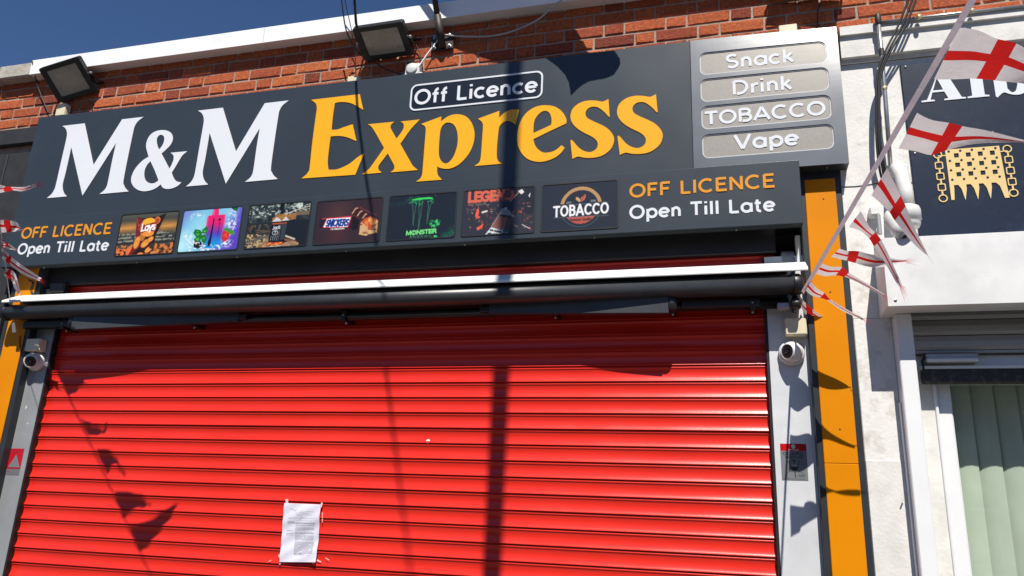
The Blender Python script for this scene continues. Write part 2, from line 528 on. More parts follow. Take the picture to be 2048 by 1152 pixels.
# ------------------------------------------------------------------ flat print (posters, stickers, the paper): a fine grid with printed colours
def lin(c):
    c = np.asarray(c, float) / 255.0
    return np.where(c <= 0.04045, c / 12.92, ((c + 0.055) / 1.055) ** 2.4)
class Paint:
    def __init__(s, W, H, col):
        s.W, s.H = W, H
        s.x, s.y = np.meshgrid((np.arange(W) + .0) / (W - 1), (np.arange(H) + .0) / (H - 1))
        s.asp = W / H
        s.a = np.zeros((H, W, 3)) + np.array(col, float)
    def put(s, mask, col):
        mask = np.clip(mask, 0, 1)[..., None]
        s.a = s.a * (1 - mask) + np.array(col, float) * mask
    def noise(s, sc, seed, oct=4):
        r = np.random.default_rng(seed); out = np.zeros((s.H, s.W)); amp = 1; tot = 0
        for o in range(oct):
            n = int(sc * 2 ** o) + 2
            g = r.random((n + 1, n + 1))
            fx = s.x * (n - 1); fy = s.y * (n - 1)
            ix = fx.astype(int).clip(0, n - 1); iy = fy.astype(int).clip(0, n - 1)
            tx = fx - ix; ty = fy - iy
            tx = tx * tx * (3 - 2 * tx); ty = ty * ty * (3 - 2 * ty)
            out += amp * ((g[iy, ix] * (1 - tx) + g[iy, ix + 1] * tx) * (1 - ty) + (g[iy + 1, ix] * (1 - tx) + g[iy + 1, ix + 1] * tx) * ty)
            tot += amp; amp *= .55
        return out / tot
    def poly(s, pts, col, a=1.0, tex=None):
        ins = np.zeros((s.H, s.W), bool); n = len(pts)
        for i in range(n):
            x1, y1 = pts[i]; x2, y2 = pts[(i + 1) % n]
            if y1 == y2: continue
            c = ((y1 > s.y) != (y2 > s.y)) & (s.x < (x2 - x1) * (s.y - y1) / (y2 - y1) + x1)
            ins ^= c
        m = ins.astype(float) * a
        if tex is not None: m = m * tex
        s.put(m, col)
    def ell(s, cx, cy, rx, ry, col, a=1.0, ang=0, soft=0.04, tex=None):
        dx = (s.x - cx) * s.asp; dy = s.y - cy
        c, q = cos(ang), sin(ang)
        u = (dx * c + dy * q) / (rx * s.asp); v = (-dx * q + dy * c) / ry
        d = np.sqrt(u * u + v * v)
        m = np.clip((1 + soft - d) / (2 * soft), 0, 1) * a
        if tex is not None: m = m * tex
        s.put(m, col)
    def rect(s, x0, y0, x1, y1, col, a=1.0, tex=None):
        m = ((s.x >= x0) & (s.x <= x1) & (s.y >= y0) & (s.y <= y1)) * a
        if tex is not None: m = m * tex
        s.put(m, col)
    def line(s, pts, w, col, a=1.0):
        """w in fractions of the height"""
        best = np.full((s.H, s.W), 9.0)
        for (x1, y1), (x2, y2) in zip(pts[:-1], pts[1:]):
            ax, ay = x1 * s.asp, y1; bx, by = x2 * s.asp, y2
            dx, dy = bx - ax, by - ay
            t = np.clip(((s.x * s.asp - ax) * dx + (s.y - ay) * dy) / (dx * dx + dy * dy + 1e-9), 0, 1)
            best = np.minimum(best, np.hypot(s.x * s.asp - ax - t * dx, s.y - ay - t * dy))
        px = 1.0 / s.H
        s.put(np.clip((w / 2 - best) / px + .5, 0, 1) * a, col)
    def text(s, t, x0, x1, y0, h, w, col, slope=0.0, a=1.0, gap=.1, ital=0.0):
        lay, W = text_layout(t, gap)
        sx = (x1 - x0) / W
        for ch, ox, st in lay:
            for q in st:
                s.line([(x0 + (px + ital * py) * sx, y0 - py * h + slope * px * sx) for px, py in q], w, col, a)
    def mesh(s, x0, x1, z0, z1, Y, warp=None):
        W, H = s.W, s.H
        X = x0 + s.x * (x1 - x0); Z = z1 - s.y * (z1 - z0); YY = np.full((H, W), Y)
        if warp is not None: X, YY, Z = warp(s.x, s.y)
        me = bpy.data.meshes.new('print')
        idx = np.arange(W * H).reshape(H, W)
        q = np.stack([idx[:-1, :-1], idx[1:, :-1], idx[1:, 1:], idx[:-1, 1:]], -1).reshape(-1, 4)
        me.from_pydata(np.stack([X, YY, Z], -1).reshape(-1, 3).tolist(), [], q.tolist())
        at_ = me.color_attributes.new('print', 'FLOAT_COLOR', 'POINT')
        c = np.ones((W * H, 4)); c[:, :3] = lin(np.clip(s.a * .93, 0, 255)).reshape(-1, 3)
        at_.data.foreach_set('color', c.ravel())
        return me

# ================================================================== palette
M_ANTH = mat('anthracite_panel', (0.030, 0.040, 0.051), rough=0.36, spec=0.5, var=0.08, vscale=2.0, rvar=0.05, dirt=0.10, dirtcol=(0.10, 0.11, 0.12), dscale=3.5)
M_ANTHG = mat('anthracite_gloss_panel', (0.035, 0.043, 0.052), rough=0.33, spec=0.5, var=0.06, vscale=3.0, rvar=0.03, ior=2.35)
M_TRIM = mat('charcoal_trim', (0.022, 0.027, 0.031), rough=0.42, var=0.15, vscale=9)
M_BLACK = mat('black_plastic', (0.012, 0.012, 0.013), rough=0.42, var=0.2, vscale=20)
M_SOFFIT = mat('black_soffit', (0.010, 0.010, 0.011), rough=0.5, var=0.3, vscale=12)
M_ORANGE = mat('orange_panel', (0.66, 0.222, 0.001), rough=0.45, spec=0.12, var=0.05, vscale=4)
M_RED = mat('red_shutter_paint', (0.66, 0.024, 0.014), rough=0.25, spec=0.42, var=0.07, vscale=2.2, bump=0.07, bscale=300.0, rvar=0.07, dirt=0.16, dirtcol=(0.40, 0.05, 0.04), dscale=5)
M_RAILR = mat('pale_painted_rail', (0.66, 0.67, 0.69), rough=0.42, metal=0.15, var=0.08, vscale=6, bump=0.05, bscale=90, dirt=0.3, dirtcol=(0.45, 0.46, 0.48), dscale=9, rvar=0.06)
M_STEEL = mat('galvanised_jamb', (0.36, 0.37, 0.385), rough=0.46, metal=0.35, var=0.10, vscale=7, bump=0.05, bscale=90, dirt=0.25, dirtcol=(0.30, 0.30, 0.32), dscale=9, rvar=0.06)
M_WHITE = mat('white_coated_metal', (0.86, 0.87, 0.86), rough=0.38, var=0.04, vscale=3, dirt=0.12, dirtcol=(0.5, 0.49, 0.46), dscale=5)
M_LETW = mat('white_acrylic', (0.70, 0.725, 0.77), rough=0.30, var=0.02, vscale=3)
M_LETO = mat('amber_acrylic', (0.84, 0.40, 0.008), rough=0.30, var=0.03, vscale=3)
M_LETO2 = mat('orange_acrylic', (0.70, 0.28, 0.008), rough=0.35, var=0.03, vscale=3)
M_EDGE = mat('letter_edge', (0.05, 0.022, 0.012), rough=0.6, var=0.1)
M_DKBLUE = mat('night_blue_plate', (0.006, 0.010, 0.020), rough=0.32, var=0.1, vscale=5)
M_PLATE = mat('brushed_plate', (0.25, 0.235, 0.215), rough=0.50, metal=0.2, var=0.10, vscale=160, bump=0.06, bscale=400)
M_RIM = mat('pale_rim', (0.55, 0.56, 0.57), rough=0.3, var=0.03)
M_MORTAR = mat('mortar', (0.34, 0.26, 0.205), rough=0.95, var=0.25, vscale=30, bump=0.8, bscale=160, dirt=0.4, dirtcol=(0.17, 0.15, 0.13), dscale=7)
M_BRICK = brick_mat()
M_STONE = mat('coping_stone', (0.40, 0.37, 0.32), rough=0.9, var=0.25, vscale=22, bump=0.7, bscale=120, dirt=0.5, dirtcol=(0.2, 0.18, 0.15), dscale=8)
M_CREAM = mat('cream_plastic', (0.68, 0.62, 0.44), rough=0.45, var=0.06, vscale=12, dirt=0.15, dirtcol=(0.4, 0.36, 0.26), dscale=20)
M_WPLAS = mat('white_plastic', (0.68, 0.68, 0.66), rough=0.4, var=0.06, vscale=14, dirt=0.3, dirtcol=(0.38, 0.36, 0.32), dscale=14)
M_CLEAR = mat('frosted_lid', (0.62, 0.63, 0.62), rough=0.25, var=0.12, vscale=30)
M_LAMPG = mat('floodlight_glass', (0.34, 0.31, 0.26), rough=0.22, var=0.14, vscale=14, coat=0.5)
M_LED = mat('floodlight_reflector', (0.42, 0.37, 0.29), rough=0.5, var=0.08, vscale=30)
M_WALLW = mat('white_painted_render', (0.72, 0.71, 0.68), rough=0.75, var=0.10, vscale=7, bump=0.35, bscale=60, dirt=0.8, dirtcol=(0.30, 0.26, 0.20), dscale=7)
M_WALLC = mat('white_painted_cornice', (0.66, 0.65, 0.62), rough=0.75, var=0.10, vscale=10, bump=0.3, bscale=70, dirt=0.35, dirtcol=(0.42, 0.40, 0.36), dscale=9)
M_UPVC = mat('white_upvc', (0.76, 0.77, 0.775), rough=0.33, var=0.03, vscale=5, dirt=0.15, dirtcol=(0.55, 0.5, 0.42), dscale=8)
M_BOXW = mat('streaked_white_housing', (0.68, 0.68, 0.675), rough=0.5, var=0.08, vscale=8, dirt=0.4, dirtcol=(0.46, 0.46, 0.45), dscale=11)
M_NAVY = mat('navy_panel', (0.008, 0.016, 0.036), rough=0.38, spec=0.3, var=0.08, vscale=6, dirt=0.12, dirtcol=(0.10, 0.12, 0.16), dscale=16)
M_GOLD = mat('gold_vinyl', (0.70, 0.51, 0.21), rough=0.4, var=0.04)
M_GALV = mat('steel_conduit', (0.42, 0.42, 0.41), rough=0.35, metal=0.75, var=0.15, vscale=25)
M_BRASS = mat('brass_clip', (0.55, 0.46, 0.26), rough=0.4, metal=0.6, var=0.15)
M_RUST = mat('rusty_black_iron', (0.025, 0.021, 0.019), rough=0.55, var=0.3, vscale=30, dirt=0.6, dirtcol=(0.12, 0.05, 0.025), dscale=18)
M_CABLE = mat('black_cable', (0.012, 0.012, 0.013), rough=0.5, var=0.2)
M_CABLEW = mat('grey_cable', (0.45, 0.45, 0.45), rough=0.5, var=0.1)
M_CLAD = mat('charcoal_cladding', (0.026, 0.025, 0.025), rough=0.55, var=0.25, vscale=14, dirt=0.2, dirtcol=(0.06, 0.06, 0.06), dscale=18)
M_PERF = mat('perforated_steel', (0.40, 0.39, 0.37), rough=0.5, metal=0.3, var=0.3, vscale=700, bump=0.3, bscale=900)
M_BLIND = mat('pale_green_blind', (0.68, 0.70, 0.62), rough=0.8, var=0.05, vscale=12, objvar=0.06)
M_GLASS = glass_mat('window_glass', (0.88, 0.915, 0.89))
M_GRIME = mat('grimy_black_rail', (0.03, 0.029, 0.027), rough=0.7, var=0.4, vscale=120, dirt=0.75, dirtcol=(0.22, 0.19, 0.15), dscale=45)
M_FLAGW = cloth_mat('white_cloth', (0.72, 0.685, 0.70))
M_FLAGR = cloth_mat('red_cloth', (0.62, 0.022, 0.020))
M_TAPE = cloth_mat('lilac_tape', (0.60, 0.54, 0.57))
M_PAVE = mat('paving', (0.085, 0.083, 0.08), rough=0.9, var=0.2, vscale=4)
M_ROAD = mat('asphalt', (0.055, 0.055, 0.056), rough=0.9, var=0.2, vscale=10)
M_PRINT = vcol_mat('print_gloss', 0.32)
M_PAPER = vcol_mat('print_paper', 0.8)
M_TAPEC = mat('clear_tape', (0.78, 0.55, 0.52), rough=0.15, var=0.2, vscale=60)
M_DARKIN = mat('dark_interior', (0.02, 0.02, 0.02), rough=0.9)
M_MARK = mat('scuff_paint', (0.62, 0.62, 0.63), rough=0.6, var=0.1)

YB = -0.075     # face of the bricks
YP = -0.090     # pilasters
YU = -0.165     # upper sign
YLO = -0.180    # lower sign
YJ = -0.040     # shutter guide rails
YW = -0.085     # neighbour's wall

# ================================================================== ground
tag(MB().box(-60, 60, -5.2, 0.6, -0.2, 0.0).build('pavement', M_PAVE), kind='structure')
tag(MB().box(-60, 60, -13.0, -5.2, -0.3, -0.12).build('road', M_ROAD), kind='structure')
tag(MB().box(-400, 400, -400, 400, -0.6, -0.32).build('ground', M_PAVE), kind='structure')

# ================================================================== the brick building
shop = thing('shop_building', (-1.8, 0, 0), 'red brick shop building with white roof edge and orange pilasters', 'building')
wall = MB().box(-7.5, 3.2, YB + 0.007, 0.32, 3.0, 4.285).build('brick_wall', M_MORTAR, shop)
MB().box(-7.5, 3.2, 0.22, 0.34, 0.0, 3.0).build('rear_wall', M_DARKIN, shop)
PITCH = 0.0735
def brick_mesh(w, h, seed):
    r = random.Random(seed)
    j = lambda a: r.uniform(-a, a)
    x, z, b = w / 2, h / 2, 0.006
    vs = []
    for sx, sz in ((-1, -1), (1, -1), (1, 1), (-1, 1)):
        vs.append((sx * (x - b) + j(.003), -0.008 + j(.002), sz * (z - b) + j(.0025)))
    for k, (sx, sz) in enumerate(((-1, -1), (1, -1), (1, 1), (-1, 1))):
        vs.append((sx * x + j(.002), -0.001, sz * z + j(.002)))
    for sx, sz in ((-1, -1), (1, -1), (1, 1), (-1, 1)):
        vs.append((sx * x, 0.05, sz * z))
    fs = [(0, 1, 2, 3)]
    for i in range(4):
        k = (i + 1) % 4
        fs += [(4 + i, 4 + k, k, i), (8 + i, 8 + k, 4 + k, 4 + i)]
    me = bpy.data.meshes.new('brick')
    me.from_pydata(vs, [], fs)
    me.materials.append(M_BRICK)
    return me
HW, SW = 0.1072, 0.2172
stretch = [brick_mesh(SW - 0.0090, PITCH - 0.0092, s) for s in range(5)]
header = [brick_mesh(HW - 0.0090, PITCH - 0.0092, 50 + s) for s in range(5)]
wb = base_of(wall)
rows = [(4.083 + PITCH * k, k) for k in range(-4, 3)]
for z0, k in rows:
    ph = -0.303 if k % 2 == 1 else -0.466
    x = ph - HW - 18 * (HW + SW)
    while x < 1.75:
        for w, pool in ((HW, header), (SW, stretch)):
            xc = x + w / 2
            vis = (xc < -4.1 or z0 > 3.86) if xc < 0.62 else z0 > 3.86
            if vis and -5.0 < xc and (xc < 0.62 or z0 < 4.25):
                o = bpy.data.objects.new('brick', random.choice(pool))
                COL.objects.link(o)
                o.parent = wall
                o.location = Vector((xc, YB + 0.008, z0 + PITCH / 2 + random.uniform(-.001, .001))) - wb
                o.rotation_euler = (random.uniform(-.012, .012), random.uniform(-.006, .006), random.uniform(-.008, .008))
            x += w
# roof edge: folded white metal trim, and the neighbour's stone coping to its left
xl = at(65, 121.2, -0.15).x
tp = [(-0.150, 4.277), (-0.152, 4.380), (-0.146, 4.386), (0.30, 4.40), (0.30, 4.392), (-0.138, 4.376), (-0.138, 4.290), (YB + 0.01, 4.288), (YB + 0.01, 4.279)]
for a, b in ((xl, -2.62), (-2.617, -0.12), (-0.117, 3.2)):
    MB().sweep(tp, a, b).build('roof_trim', M_WHITE, shop)
MB().bbox(-6.2, -4.65, -0.150, 0.30, 4.272, 4.365, 0.008).build('coping_stone', M_STONE, shop)
MB().bbox(-4.645, xl - 0.004, -0.147, 0.30, 4.275, 4.374, 0.008).build('coping_stone', M_STONE, shop)
# pilasters: charcoal board with a raised orange panel
def pilaster(x0, x1, o0, o1, z1, oz1):
    p = MB().bbox(x0, x1, YP, 0.10, 0.0, z1, 0.003).build('pilaster', M_TRIM, shop)
    MB().bbox(o0, o1, YP - 0.006, YP, 0.05, 1.878, 0.002).build('orange_panel', M_ORANGE, p)
    q_ = MB().bbox(o0, o1, YP - 0.006, YP, 1.8792, oz1, 0.002).build('orange_panel', M_ORANGE, p)
    for zs in (2.02, 2.62, oz1 - .10):
        MB().lathe([(.0035, 0), (.0035, .0012), (0, .002)], (o0 + .068 + .02 * ((zs * 7) % 1), YP - .006, zs), (0, -1, 0), 8).build('screw', M_RUST, q_)
    return p
pilaster(0.347, 0.531, 0.372, 0.504, 3.21, 3.165)
pilaster(-4.165, -3.955, -4.125, -3.985, 2.99, 2.97)

# ================================================================== roller shutter
shut = thing('roller_shutter', (-1.82, 0, 0), 'closed red steel roller shutter with curved horizontal laths', 'shutter')
LP = 0.0750
prof = [(-.0010, 0.0), (-.0036, -.0006), (-.0056, -.0020), (-.0064, -.0042), (-.0060, -.0066), (-.0046, -.0086), (-.0030, -.0104)]
for _i in range(1, 13):                      # shallow inward curve of the lath, kicking out at its foot
    _t = _i / 13
    prof.append((-.0030 + .0042 * 4 * _t * (1 - _t) - .0075 * _t ** 1.6, -.0104 - .0560 * _t))
prof += [(-.0112, -.0668), (-.0114, -.0680), (-.0100, -.0688), (-.0020, -.0690), (.0016, -.0700), (.0022, -.0735), (.0010, -.0760)]
xs0, xs1 = -3.875, 0.225
NX = 24
vs = []; fs = []
n = len(prof)
for i in range(NX + 1):
    x = xs0 + (xs1 - xs0) * i / NX
    vs += [(x - (xs0 + xs1) / 2, y, z) for y, z in prof]
for i in range(NX):
    fs += [(i * n + k, i * n + k + 1, (i + 1) * n + k + 1, (i + 1) * n + k) for k in range(n - 1)]
me = bpy.data.meshes.new('slat'); me.from_pydata(vs, [], fs)
me.polygons.foreach_set('use_smooth', [True] * len(me.polygons)); me.materials.append(M_RED)
Z_J = 2.2365                       # one joint seen in the photo
zt = Z_J + LP * 10
for k in range(int((zt - 0.05) / LP)):
    o = bpy.data.objects.new('slat', me); COL.objects.link(o)
    o.parent = shut
    o.location = Vector(((xs0 + xs1) / 2, random.uniform(-.0012, .0012), zt - k * LP)) - base_of(shut)
    o.rotation_euler = (random.uniform(-.012, .012), 0, 0)
for x0, x1, lip in ((0.180, 0.3465, 0.180), (-3.9835, -3.828, -3.828)):
    g = MB()
    g.box(x0, x1, YJ, YJ + 0.004, 0.0, 2.815)                 # front plate
    g.box(x0, x1, 0.06, 0.065, 0, 2.815)
    g.build('guide_rail', M_RAILR if lip == x0 else M_STEEL, shut)
MB().box(-3.8278, -3.8165, YJ + .003, 0.012, 0, 2.81).build('brush_seal', M_SOFFIT, shut)
MB().box(0.1685, 0.1798, YJ + .003, 0.012, 0, 2.81).build('brush_seal', M_SOFFIT, shut)
MB().box(-3.98, 0.345, 0.08, 0.09, 0, 2.97).build('backing', M_DARKIN, shut)
MB().bbox(-3.985, 0.235, -0.050, 0.075, 2.835, 2.960, .004).build('shutter_box', M_SOFFIT, shut)
MB().bbox(-3.955, 0.345, 0.02, 0.075, 2.70, 2.834, .004).build('shutter_box_side', M_SOFFIT, shut)
# small scuffs on the guide rails and one on the curtain
for (px, py, w, h) in ((52, 815, .012, .028), (55, 847, .018, .008), (26, 866, .03, .006), (50, 868, .02, .004)):
    p = at(px, py, YJ - .001)
    MB().add([(p.x - w / 2, YJ - .001, p.z), (p.x - w * .1, YJ - .001, p.z - h * .5), (p.x + w / 2, YJ - .001, p.z + h * .1), (p.x + w * .2, YJ - .001, p.z + h * .5)], [(0, 1, 2, 3)]).build('scuff', M_MARK, shut)
p = at(855, 882, -.012)
MB().lathe([(0.0, -.002), (.009, -.0015), (.011, 0)], (p.x, -.006, p.z), (0, -1, 0.35), 10).build('scuff', M_MARK, shut)

# ================================================================== upper shop sign
sign = thing('shop_sign', (-1.8, YB, 3.21), 'large charcoal shop sign with white and amber serif letters above the shutter', 'sign')
SX0, SX1, SD = -4.183, 0.560, -0.123
sb = MB()
sb.bbox(SX0, SD - 0.0015, YU, YB - 0.004, 3.203, 3.9325, 0.002)
sb.build('panel', M_ANTH, sign)
# end panel: a thin sheet with four openings, its upper right corner pulled back a little
PLATES = (3.7935, 3.645, 3.496, 3.3435)
def bow(x, z):
    u = min(max((x - SD) / (SX1 - SD), 0), 1); v = min(max((z - 3.203) / 0.7295, 0), 1)
    return 0.026 * (u ** 1.4) * (v ** 4.0)
def bowed(me):
    bm = bmesh.new(); bm.from_mesh(me)
    for k in range(1, 24):
        for co, no in (((SD + (SX1 - SD) * k / 24, 0, 0), (1, 0, 0)), ((0, 0, 3.203 + .7295 * k / 24), (0, 0, 1))):
            bmesh.ops.bisect_plane(bm, geom=bm.verts[:] + bm.edges[:] + bm.faces[:], plane_co=co, plane_no=no)
    for v in bm.verts: v.co.y += bow(v.co.x, v.co.z)
    bm.to_mesh(me); bm.free()
    return me
link('end_panel', bowed(fill_mesh([[(SD, 3.203), (SX1, 3.203), (SX1, 3.9325), (SD, 3.9325)]] + [roundrect(-.081, .506, zc - .0635, zc + .0635, .033) for zc in PLATES], YU - 0.001, 0.006)), M_ANTHG, sign)
MB().box(SD + .001, SX1 - .001, YU + 0.042, YB - 0.004, 3.205, 3.930).build('end_box', M_TRIM, sign)
MB().add([(SX1 + .0005, YU + .004 + bow(SX1, z), z) for z in np.linspace(3.204, 3.931, 16)] + [(SX1 + .0005, YB - .004, z) for z in np.linspace(3.204, 3.931, 16)], [(i, i + 1, 17 + i, 16 + i) for i in range(15)]).build('end_return', M_ANTH, sign)
MB().box(SD + .001, SX1, YU + 0.0055, YU + .0415, 3.2050, 3.2090).build('bottom_return', M_TRIM, sign)

def loops_px(org, *loops):
    out = []
    for lp in loops:
        q = []
        for p in lp:
            w = at(org[0] + p[0] / 6.4, org[1] + p[1] / 6.4, YU)
            q.append((w.x, w.z) + tuple(p[2:]))
        out.append(smooth_path(q))
    return out
c = 1
G_M = loops_px((80, 220), [(290, 207, c), (575, 173, c), (688, 708, c), (1055, 122, c), (1330, 90, c), (1255, 150), (1215, 215), (1195, 290), (1130, 600), (1072, 905), (1080, 965), (1100, 1005), (1140, 1045, c), (765, 1078, c), (825, 1030), (855, 985), (875, 915), (930, 640), (978, 425, c), (548, 1098, c), (405, 478, c), (335, 790), (297, 940), (295, 1010), (312, 1065), (348, 1108, c), (92, 1130, c), (150, 1080), (185, 1025), (210, 950), (280, 640), (340, 380), (350, 310), (345, 270), (328, 235)])
G_AMP = loops_px((80, 220), [(1395, 600, c), (1375, 530), (1362, 470), (1372, 400), (1405, 335), (1455, 290), (1520, 265), (1590, 260), (1650, 275), (1690, 310), (1704, 360), (1695, 410), (1665, 460), (1615, 510), (1560, 560, c), (1660, 755, c), (1690, 700), (1712, 640), (1715, 600), (1705, 575), (1675, 550, c), (1890, 530, c), (1830, 580), (1790, 640), (1740, 725), (1690, 805, c), (1705, 850), (1730, 895), (1765, 920), (1815, 928, c), (1770, 970), (1710, 1000), (1645, 1013), (1600, 1008), (1570, 990), (1550, 955, c), (1490, 1000), (1420, 1030), (1340, 1042), (1270, 1030), (1215, 995), (1182, 950), (1170, 900), (1180, 840), (1215, 765), (1270, 695), (1330, 640)],
    [(1530, 508, c), (1510, 470), (1498, 410), (1502, 365), (1525, 330), (1555, 320), (1585, 335), (1595, 370), (1585, 425), (1560, 470)],
    [(1418, 658, c), (1470, 770), (1518, 893, c), (1516, 908, c), (1475, 935), (1425, 942), (1380, 925), (1350, 890), (1338, 835), (1345, 770), (1375, 705)])
G_E = loops_px((590, 185), [(208, 97, c), (830, 25, c), (878, 225, c), (800, 180), (720, 140), (640, 125), (560, 127), (512, 140, c), (488, 300), (470, 480, c), (540, 478), (620, 450), (740, 410, c), (790, 625, c), (720, 595), (650, 570), (560, 558), (458, 565, c), (435, 740), (422, 880), (425, 950), (432, 990, c), (520, 990), (600, 965), (700, 915), (800, 835), (885, 780, c), (775, 1055, c), (85, 1103, c), (145, 1055), (175, 1015), (192, 960), (225, 640), (270, 300), (282, 220), (278, 165), (262, 135)])
G_X = loops_px((590, 185), [(932, 410, c), (1278, 377, c), (1240, 405), (1225, 435), (1232, 470), (1302, 595, c), (1365, 510), (1392, 460), (1395, 420), (1385, 395), (1352, 375, c), (1602, 348, c), (1530, 420), (1470, 490), (1350, 660, c), (1480, 890), (1515, 945), (1575, 995, c), (1222, 1025, c), (1262, 995), (1275, 960), (1265, 920), (1190, 782, c), (1100, 900), (1070, 945), (1070, 985), (1085, 1005), (1115, 1028, c), (862, 1050, c), (940, 990), (990, 930), (1143, 712, c), (1040, 530), (1000, 465), (970, 430)])
G_P = loops_px((800, 195), [(272, 342, c), (530, 247, c), (523, 312, c), (600, 255), (670, 225), (740, 218), (810, 230), (870, 265), (920, 330), (950, 420), (955, 510), (935, 610), (890, 710), (820, 800), (740, 870), (650, 910), (580, 915), (520, 905), (478, 885, c), (478, 950), (490, 1000), (540, 1055, c), (207, 1080, c), (260, 1040), (285, 990), (295, 900), (320, 580), (332, 430), (330, 390), (315, 365)],
    [(520, 420), (545, 365), (590, 328), (640, 325), (690, 350), (725, 410), (742, 500), (738, 600), (715, 690), (680, 770), (630, 830), (585, 848), (545, 830), (515, 790), (500, 730), (500, 640), (508, 520)])
G_R = loops_px((800, 195), [(1000, 275, c), (1272, 175, c), (1268, 265, c), (1330, 205), (1390, 170), (1450, 155), (1525, 160, c), (1482, 350, c), (1435, 320), (1390, 302), (1340, 312), (1295, 345), (1272, 380), (1262, 430), (1245, 600), (1240, 740), (1250, 800), (1275, 830), (1312, 850, c), (952, 880, c), (1010, 840), (1030, 800), (1040, 730), (1055, 520), (1065, 370), (1058, 330), (1035, 300)])
G_EE = loops_px((1020, 180), [(725, 400), (722, 425), (700, 440), (520, 525), (300, 632, c), (310, 680), (340, 740), (390, 785), (440, 805), (500, 802), (560, 785), (610, 755), (660, 710, c), (702, 742, c), (660, 800), (590, 860), (500, 900), (400, 922), (310, 915), (220, 880), (150, 810), (110, 730), (95, 640), (100, 540), (120, 450), (165, 355), (230, 280), (310, 228), (400, 202), (490, 200), (570, 215), (640, 255), (690, 310), (718, 365)],
    [(300, 555, c), (305, 440), (325, 370), (370, 310), (420, 275), (470, 272), (510, 300), (530, 350), (535, 400), (530, 435), (510, 458)])
G_S = loops_px((1020, 180), [(1260, 120, c), (1278, 350, c), (1255, 335), (1220, 295), (1160, 245), (1110, 220), (1050, 218), (1000, 240), (970, 280), (968, 320), (990, 360), (1060, 400), (1160, 445), (1240, 490), (1300, 550), (1330, 610), (1330, 670), (1300, 745), (1240, 805), (1160, 850), (1060, 870), (960, 870), (880, 855), (840, 865), (800, 885, c), (775, 650, c), (790, 643), (815, 665), (870, 730), (930, 775), (990, 795), (1040, 795), (1090, 770), (1118, 735), (1125, 690), (1105, 645), (1050, 600), (960, 555), (870, 500), (810, 440), (780, 380), (778, 320), (800, 250), (860, 190), (930, 155), (1010, 138), (1100, 140), (1180, 152), (1220, 140)])
def moved(loops, dx, dz=0.0): return [[(p[0] + dx, p[1] + dz) for p in lp] for lp in loops]
dM = at(360 + 232 / 6.4, 190 + 210 / 6.4, YU).x - at(80 + 290 / 6.4, 220 + 207 / 6.4, YU).x
dS = at(1020 + 1868 / 6.4, 180 + 55 / 6.4, YU).x - at(1020 + 1260 / 6.4, 180 + 120 / 6.4, YU).x
def grow(lp, d):
    """outline of a loop moved outwards by d (inwards for holes)"""
    P = [np.array(p, float) for p in lp]; n = len(P); out = []
    area = sum(P[i][0] * P[(i + 1) % n][1] - P[(i + 1) % n][0] * P[i][1] for i in range(n))
    sg = 1 if area > 0 else -1
    for i in range(n):
        a = P[i] - P[i - 1]; b = P[(i + 1) % n] - P[i]
        a = a / max(np.linalg.norm(a), 1e-9); b = b / max(np.linalg.norm(b), 1e-9)
        t = a + b; t = t / max(np.linalg.norm(t), 1e-6)
        nn = np.array((t[1], -t[0])) * sg
        out.append(P[i] + nn * d)
    return out
def big_letter(loops, m, edge):
    o = link('letter', fill_mesh(loops, YU - 0.003, 0.0028), m, sign)
    out = [grow(loops[0], edge)] + [grow(h, -edge) for h in loops[1:]]
    link('letter_edge', fill_mesh(out, YU - 0.0012, 0.001), M_EDGE, o)
for g, m in ((G_M, M_LETW), (G_AMP, M_LETW), (moved(G_M, dM), M_LETW)):
    big_letter(g, m, 0.0022)
for g in (G_E, G_X, G_P, G_R, G_EE, G_S, moved(G_S, dS)):
    big_letter(g, M_LETO, 0.0036)
# small OFF LICENCE plate
pl = link('name_plate', fill_mesh([roundrect(-1.607, -0.885, 3.707, 3.848, .028)], YU - 0.002, 0.002), M_DKBLUE, sign)
link('rim', fill_mesh([roundrect(-1.617, -0.875, 3.697, 3.858, .036), roundrect(-1.608, -0.884, 3.706, 3.849, .029)], YU - 0.0042, 0.004), M_LETW, pl)
lettering('Off Licence', -1.590, -0.905, 3.735, 0.086, YU - 0.0045, 0.0155, M_LETW, pl, 0.003, gap=.11)
# four category plates on the end panel
for zc, txt, a, b, h, wt in ((3.7935, 'Snack', 0.045, 0.357, .073, .0135), (3.645, 'Drink', 0.068, 0.340, .073, .0135), (3.496, 'TOBACCO', -0.064, 0.478, .068, .0135), (3.3435, 'Vape', 0.068, 0.352, .073, .0150)):
    pl = link('category_plate', bowed(fill_mesh([roundrect(-.080, .505, zc - .0625, zc + .0625, .032)], YU + 0.0052, 0.004)), M_PLATE, sign)
    link('rim', bowed(fill_mesh([roundrect(-.0805, .5055, zc - .063, zc + .063, .0325), roundrect(-.0750, .500, zc - .0575, zc + .0575, .027)], YU + 0.0028, 0.0022)), M_RIM, pl)
    k0 = len(bpy.data.objects)
    lettering(txt, a, b, zc - (.036 if txt != 'Vape' else .026), h, YU + 0.0030, wt, M_LETW, pl, 0.002, gap=.12)
    for ch in pl.children:
        if ch.name.startswith('letter'):
            w_ = base_of(pl) + ch.location
            ch.location.y += bow(w_.x, w_.z + h / 2)
MB().lathe([(.005, 0), (.005, .004), (0, .006)], (0.47, YU + .03, 3.203), (0, 0, -1), 10).build('screw', M_GALV, sign)

